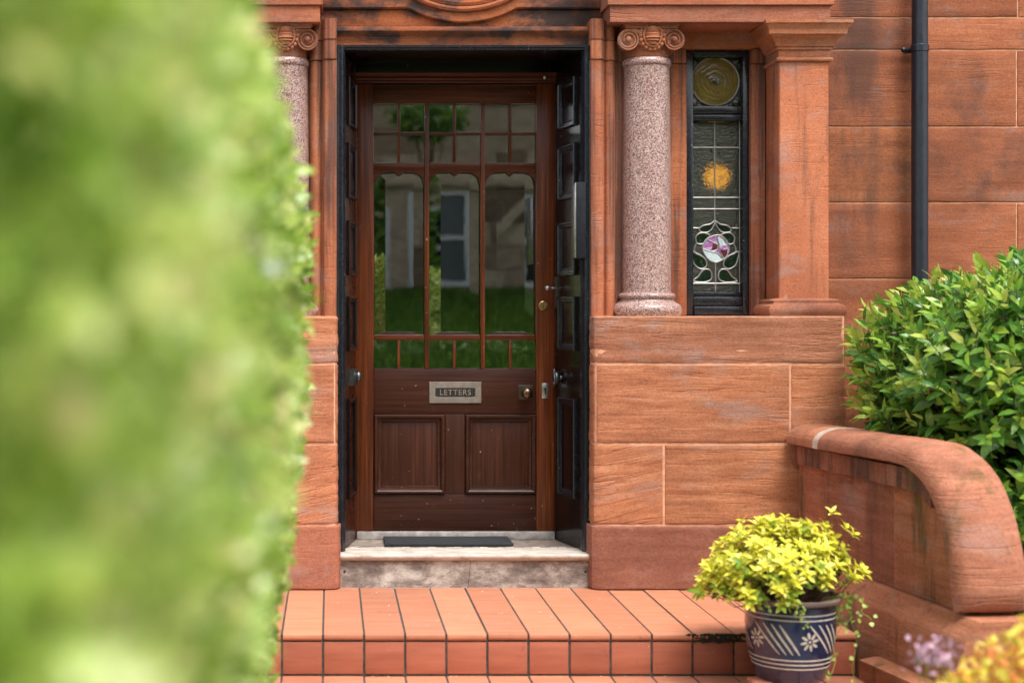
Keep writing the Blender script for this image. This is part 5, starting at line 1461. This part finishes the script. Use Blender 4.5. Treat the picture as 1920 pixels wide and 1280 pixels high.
for tpt, vq in zip(rp, rv):
    ax = unit(vq*0.7 + np.array([0, -0.15, 0.6]) + rng.normal(0, 0.18, 3)); a = unit(np.cross(ax, [0.31, 0.17, 0.9])); b = np.cross(ax, a)
    root = np.array([PXC, PY_, 0.155]) + np.append(vq[:2]*0.09, 0)
    mid = (root+tpt)/2 + np.array([0, 0, -0.02]) + rng.normal(0, 0.015, 3)
    add_tube(bm, [tuple(root), tuple(mid), tuple(tpt)], [0.0020, 0.0014, 0.0009], 4)
    nl = rng.integers(6, 9); yellow = rng.random() < (0.93 if vq[2] > 0.05 else 0.62)
    for k in range(nl):
        th = k*2*PI/nl*1.0 + rng.random()*0.5; lay = k % 2; rd = a*math.cos(th)+b*math.sin(th)
        Lp.append(tpt - ax*0.006*lay); Ld.append(unit(rd + ax*(0.75 if lay == 0 else 0.25))); Lu.append(unit(ax - rd*0.4)); Ls.append(rng.uniform(0.026, 0.043)); Lm.append(1 if yellow else 0)
    for k in range(3):                                            # older green leaves lower on the stem
        th = rng.random()*2*PI; rd = a*math.cos(th)+b*math.sin(th); f = rng.uniform(0.55, 0.92)
        Lp.append(root*(1-f)+tpt*f); Ld.append(unit(rd + ax*0.2)); Lu.append(unit(ax+rng.normal(0, 0.3, 3))); Ls.append(rng.uniform(0.022, 0.034)); Lm.append(0)
o = pobj('stem', bm, M_stem)
Lp, Ld, Lu, Ls, Lm = map(np.array, (Lp, Ld, Lu, Ls, Lm))
score = -Lp[:, 1]*1.0 + Lp[:, 2]*0.6 + Lm*0.25 + Ls*3
order = np.argsort(-score); big = order[:300]; rest = order[300:]
tp = [leaf_template(0.44, 0.12, 0.12), leaf_template(0.40, 0.2, 0.1), leaf_template(0.48, 0.06, 0.14)]
leaf_objects(pot_t, MW, Lp[big], Ld[big], Lu[big], Ls[big], tp, [M_yel if Lm[i] else M_yg for i in big])
for nm, sel, mt in (('green_foliage', rest[Lm[rest] == 0], M_yg), ('yellow_foliage', rest[Lm[rest] == 1], M_yel)):
    me = leaves_mesh(nm, Lp[sel], Ld[sel], Lu[sel], Ls[sel], tp[0]); me.materials.append(mt)
    o = link_mesh(nm, me, None); o.parent = pot_t; o.matrix_parent_inverse = PI_; o['kind'] = 'stuff'
ip, idr, iu, isz = [], [], [], []
for st_ in range(5):
    x = PXx(1560+st_*9, PY_); yv = PY_-0.04-0.03*random.random(); zv = 0.19; pts = [(PXC+0.10, PY_-0.02, 0.16)]
    L_ = (0.30, 0.16, 0.12, 0.34, 0.08)[st_]
    for k in range(9):
        pts.append((x+0.012*math.sin(k*1.3+st_)+0.004*k*(st_-2)*0.5, yv-0.002*k, zv-L_*k/8)); 
        for _ in range(2 if k < 4 else 1):
            ip.append(np.array(pts[-1])+rng.normal(0, 0.008, 3)); idr.append(unit(rng.normal(0, 1, 3)+np.array([0, -0.4, 0]))); iu.append(unit(rng.normal(0, 0.4, 3)+np.array([0, -1, 0.3]))); isz.append(rng.uniform(0.013, 0.020))
    bm = bmesh.new(); add_tube(bm, pts, 0.0011, 4); pobj('trailing_stem', bm, M_ivy)
for st_ in range(3):
    x = PXx((1437, 1487, 1502)[st_], PY_-0.17); pts = [(x, PY_-0.14, 0.17), (x, PY_-0.182, 0.186)]
    for k in range((2, 4, 6)[st_]):
        pts.append((x+0.006*math.sin(k*2)+0.004*k, PY_-0.185+0.006*k*0.3, 0.18-0.016*k))
        for _ in range(2):
            ip.append(np.array(pts[-1])+rng.normal(0, 0.005, 3)); idr.append(unit(rng.normal(0, 1, 3))); iu.append(unit(rng.normal(0, 0.3, 3)+np.array([0, -1, 0.3]))); isz.append(rng.uniform(0.010, 0.015))
    bm = bmesh.new(); add_tube(bm, pts, 0.0009, 4); pobj('trailing_stem', bm, M_ivy)
leaf_objects(pot_t, MW, np.array(ip), np.array(idr), np.array(iu), np.array(isz), [leaf_template(0.95, 0.1, 0.1)], [M_ivy]*len(ip))
# pot feet
for px, lab in ((1432, 'left terracotta foot under the blue flower pot'), (1517, 'right terracotta foot under the blue flower pot')):
    x = PXx(px, PY_-0.08)
    bm = bmesh.new()
    for f in ((-0.020, 0.0), (0.020, 0.0)): add_ellipsoid(bm, (f[0], -0.035, 0.018), (0.022, 0.035, 0.022), 12, 8)
    add_box(bm, (-0.035, -0.055, 0.0), (0.035, 0.075, 0.046), 0.008, 3)
    o = bm_obj('pot_foot', bm, M_terra, None, True, loc=(x, PY_-0.06, -0.1565)); tag(o, lab, 'pot foot', 'terracotta feet of the pot')

# ---- orange and yellow low shrub in the right foreground
fl = empty('golden_shrub', (1.64, -3.1, -0.33))
tag(fl, 'blurred yellow and orange leaved low shrub at the bottom right corner', 'shrub')
FI = Matrix.Translation((-1.64, 3.1, 0.33))
NQ = 7000
v = unit(rng.normal(0, 1, (NQ, 3))); bq = np.array([mnoise.noise(Vector(q*2.2)) for q in v])
pp_ = np.array([1.66, -3.1, 0.07]) + v*np.array([0.30, 0.30, 0.39])*((1+0.18*bq)*(1-rng.random(NQ)**2*0.35))[:, None]
pp_ = pp_[pp_[:, 2] > -0.32]; NQ = len(pp_)
me = leaves_mesh('foliage', pp_, unit(rng.normal(0, 1, (NQ, 3))+np.array([0, 0, 0.4])), unit(rng.normal(0, 0.5, (NQ, 3))+np.array([0, -0.4, 0.8])), rng.uniform(0.022, 0.04, NQ), leaf_template(0.5, 0.15, 0.1)); me.materials.append(M_orange)
o = link_mesh('foliage', me, None); o.parent = fl; o.matrix_parent_inverse = FI; o['kind'] = 'stuff'
bm = bmesh.new()
for i in range(14):
    a = 2*PI*i/14; add_tube(bm, [(1.64, -3.1, -0.33), (1.64+0.13*math.cos(a), -3.1+0.13*math.sin(a), 0.0), (1.64+0.2*math.cos(a), -3.1+0.2*math.sin(a), 0.2)], [0.006, 0.004, 0.002], 5)
o = bm_obj('stem', bm, M_stem, None); o.parent = fl; o.matrix_parent_inverse = FI
mv = empty('mauve_flower', (1.48, -2.9, -0.33)); tag(mv, 'small blurred mauve flower cluster beside the orange and yellow shrub', 'flower')
MI = Matrix.Translation((-1.48, 2.9, 0.33))
NQ = 130; c0 = np.array(P(1752, 1228, -2.9)); pq = c0 + rng.normal(0, 1, (NQ, 3))*np.array([0.028, 0.025, 0.018])
me = leaves_mesh('petals', pq, unit(rng.normal(0, 1, (NQ, 3))), unit(rng.normal(0, 1, (NQ, 3))), rng.uniform(0.012, 0.02, NQ), leaf_template(0.7, 0.1, 0.1)); me.materials.append(M_mauve)
o = link_mesh('petals', me, None); o.parent = mv; o.matrix_parent_inverse = MI; o['kind'] = 'stuff'
bm = bmesh.new()
for i in range(5): add_tube(bm, [(1.48+0.01*i, -2.9, -0.33), tuple(c0+np.array([0.02*(i-2), 0, 0]))], 0.002, 4)
o = bm_obj('stem', bm, M_ivy, None); o.parent = mv; o.matrix_parent_inverse = MI

# ================================================================== ACROSS THE STREET (seen in the door glass)
OY = -21.5
opp = empty('opposite_house', (2.0, OY, 0.9)); tag(opp, 'brown sandstone house with white sash windows mirrored in the door glass', 'house')
OI = Matrix.Translation((-2.0, -OY, -0.9))
def oo(nm, a, b, mat, bev=0.0):
    o = box(nm, a, b, mat, None, bev); o.parent = opp; o.matrix_parent_inverse = OI; return o
def m_oppstone():
    t = NT('brown_sandstone'); oi = t.n('ObjectInfo'); n = t.noise(t.pos(1), (3, 3, 9), 5)
    c = t.ramp(oi.outputs['Random'], [(0, (0.22, 0.15, 0.10)), (0.5, (0.46, 0.34, 0.23)), (1, (0.68, 0.55, 0.40))])
    return t.fin(t.mix(c, t.ramp(n, [(0.3, (0.6,)*3), (0.7, (1.2,)*3)]), 0.8, 'MULTIPLY'), 0.9)
M_opp = m_oppstone()
M_oppdark = m_plain('dark_room', (0.006, 0.007, 0.008), (0.012, 0.013, 0.014), 3, 0.2)
M_blind = m_plain('grey_blind', (0.10, 0.12, 0.12), (0.16, 0.18, 0.18), 2, 0.6)
oo('wall_core', (-9, OY-0.6, 0.6), (12, OY-0.02, 9.5), M_opp)
stone_me = {}
wins = [(0.15, 1.05, 1.75, 3.15), (1.62, 2.50, 1.84, 3.45), (8.2, 9.2, 1.84, 3.45), (-2.6, -1.7, 1.75, 3.15), (8.0, 9.0, 4.75, 6.4)]
zr = 1.2; r_i = 0
while zr < 6.6:
    h = 0.40 if r_i % 2 else 0.46
    x = -1.5 - 0.35*(r_i % 2); 
    while x < 6.5:
        w = random.choice([0.6, 0.8, 1.0])
        hit = any(x < wx1_ and x+w > wx0_ and zr < wz1_ and zr+h > wz0_ for wx0_, wx1_, wz0_, wz1_ in [(a-0.06, b+0.06, c-0.08, d+0.06) for a, b, c, d in wins])
        if not hit:
            key = (w, h)
            if key not in stone_me:
                bm = bmesh.new(); add_box(bm, (0, 0, 0), (w-0.015, 0.03, h-0.015), 0.006, 1); me = bpy.data.meshes.new('stone'); bmesh.ops.recalc_face_normals(bm, faces=bm.faces[:]); bm.to_mesh(me); bm.free(); me.materials.append(M_opp); stone_me[key] = me
            o = bpy.data.objects.new('stone', stone_me[key]); COL.objects.link(o); o.parent = opp; o.matrix_parent_inverse = OI; o.location = (x, OY-0.022, zr)
        x += w
    zr += h; r_i += 1
oo('string_course', (-9, OY-0.03, 3.62), (12, OY+0.10, 3.86), M_opp, 0.02)
for a, b, c, d in wins:
    oo('window_recess', (a, OY-0.035, c), (b, OY+0.012, d), M_blind if a == 1.62 else M_oppdark)
    for q in ((a-0.11, b+0.11, c-0.13, c), (a-0.11, b+0.11, d, d+0.06), (a-0.11, a, c, d), (b, b+0.11, c, d), (a, b, (c+d)/2-0.05, (c+d)/2+0.04)):
        oo('sash_frame', (q[0]+0.001, OY-0.03, q[2]+0.001), (q[1]-0.001, OY+0.05, q[3]-0.001), M_creamlit)
bm = bmesh.new()
pts = [(2.9, 2.6), (4.6, 4.3), (4.75, 4.2), (3.02, 2.45)]
f0 = [bm.verts.new((x, OY-0.02, z)) for x, z in pts]; f1 = [bm.verts.new((x, OY+0.10, z)) for x, z in pts]; bm.faces.new(f0); bm.faces.new(f1)
for i in range(4): bm.faces.new((f0[i], f0[(i+1) % 4], f1[(i+1) % 4], f1[i]))
o = bm_obj('stair_rake', bm, M_opp, None); o.parent = opp; o.matrix_parent_inverse = OI
oo('roof', (-9.4, OY-0.7, 9.51), (12.4, OY+0.25, 9.9), M_opp, 0.05)
# grassy bank and hedge over there
M_grass = m_plain('bank_grass', (0.045, 0.12, 0.012), (0.14, 0.26, 0.03), 2.5, 0.95, 0.6, 0.05)
bm = bmesh.new()
n = 30; prof = [(-11.6, -0.33), (-12.2, 0.0), (-13.5, 0.45), (-16, 0.9), (-19, 1.35), (OY, 1.6)]
rows = [[bm.verts.new((-12+27*i/n, yy, zz + (0.08*mnoise.noise(Vector((i*0.7, yy, 0))) if zz > 0 else 0))) for i in range(n+1)] for yy, zz in prof]
for a, b in zip(rows[:-1], rows[1:]):
    for i in range(n): bm.faces.new((a[i], a[i+1], b[i+1], b[i]))
tag(bm_obj('grass_bank', bm, M_grass, smooth=True), kind='structure')
NG = 26000
gx = rng.uniform(-3, 7, NG); gy = rng.uniform(OY, -13, NG); gz = np.interp(-gy, [11.6, 12.2, 13.5, 16, 19, 21.5], [-0.33, 0, 0.45, 0.9, 1.35, 1.6])
V = np.array([(0, -0.5, 0), (0, 0.5, 0), (1, 0, 0.2)], dtype=float); Fc = [(0, 1, 2)]
me = leaves_mesh('tall_grass', np.stack([gx, gy, gz-0.02], 1), unit(rng.normal(0, 0.35, (NG, 3))+np.array([0, 0, 1])), unit(rng.normal(0, 1, (NG, 3))+np.array([0, 1, 0])), rng.uniform(0.10, 0.24, NG), (V*np.array([1, 0.25, 0.6]), Fc)); me.materials.append(M_far)
tag(link_mesh('tall_grass', me, None), 'rough green grass on the bank mirrored in the door glass', 'grass', kind='stuff')
def far_bush(name, label, cat, cx, cy, zb, rx, ry, rz, n, crown=None, size=(0.05, 0.09), trunk=None):
    t = empty(name, (cx, cy, zb)); tag(t, label, cat); I = Matrix.Translation((-cx, -cy, -zb))
    v = unit(rng.normal(0, 1, (n, 3))); bq = np.array([mnoise.noise(Vector(q*2.5)) for q in v])
    c = np.array([cx, cy, crown if crown else zb+rz*0.9])
    if cat == 'hedge':
        p = c + np.clip(v*1.7, -1, 1)*np.array([rx, ry, rz])*(1-rng.random(n)**2*0.3)[:, None]
    else: p = c + v*np.array([rx, ry, rz])*((1+0.3*bq)*(1-rng.random(n)**1.5*0.6))[:, None]
    me = leaves_mesh('crown', p, unit(rng.normal(0, 1, (n, 3))), unit(rng.normal(0, 1, (n, 3))+np.array([0, 0, 0.6])), rng.uniform(*size, n), leaf_template(0.5)); me.materials.append(M_far)
    o = link_mesh('crown', me, None); o.parent = t; o.matrix_parent_inverse = I; o['kind'] = 'stuff'
    bm = bmesh.new(); h = (crown or zb+rz)-zb; add_tube(bm, [(cx, cy, zb), (cx+0.05, cy, zb+h*0.5), (cx, cy+0.05, zb+h)], [trunk or 0.03, (trunk or 0.03)*0.8, (trunk or 0.03)*0.4], 8)
    for k in range(5):
        a = 2*PI*k/5; add_tube(bm, [(cx, cy, zb+h*0.6), (cx+rx*0.6*math.cos(a), cy+ry*0.6*math.sin(a), zb+h+rz*0.3)], [(trunk or 0.03)*0.5, 0.01], 6)
    o = bm_obj('trunk', bm, M_stem, None, True); o.parent = t; o.matrix_parent_inverse = I
far_bush('garden_hedge', 'dark clipped hedge mirrored in the lowest row of door panes', 'hedge', 2.2, -10.6, -0.33, 4.2, 0.4, 0.62, 9000, 0.33, (0.06, 0.10))
far_bush('street_tree', 'leafy tree mirrored in the top row of door panes', 'tree', 1.44, -15.5, 0.7, 0.6, 0.6, 0.36, 700, 4.12, (0.10, 0.18), 0.025)
far_bush('street_tree', 'green tree mirrored in the left bevels of the door panes', 'tree', -2.4, -13.5, 0.4, 1.6, 1.6, 2.6, 6000, 3.0, (0.12, 0.2), 0.12)
far_bush('street_tree', 'green tree mirrored in the right bevels of the door panes', 'tree', 8.0, -14.5, 0.6, 1.7, 1.7, 2.6, 6000, 3.2, (0.12, 0.2), 0.12)
# parent every house part to the world frame used by its meshes
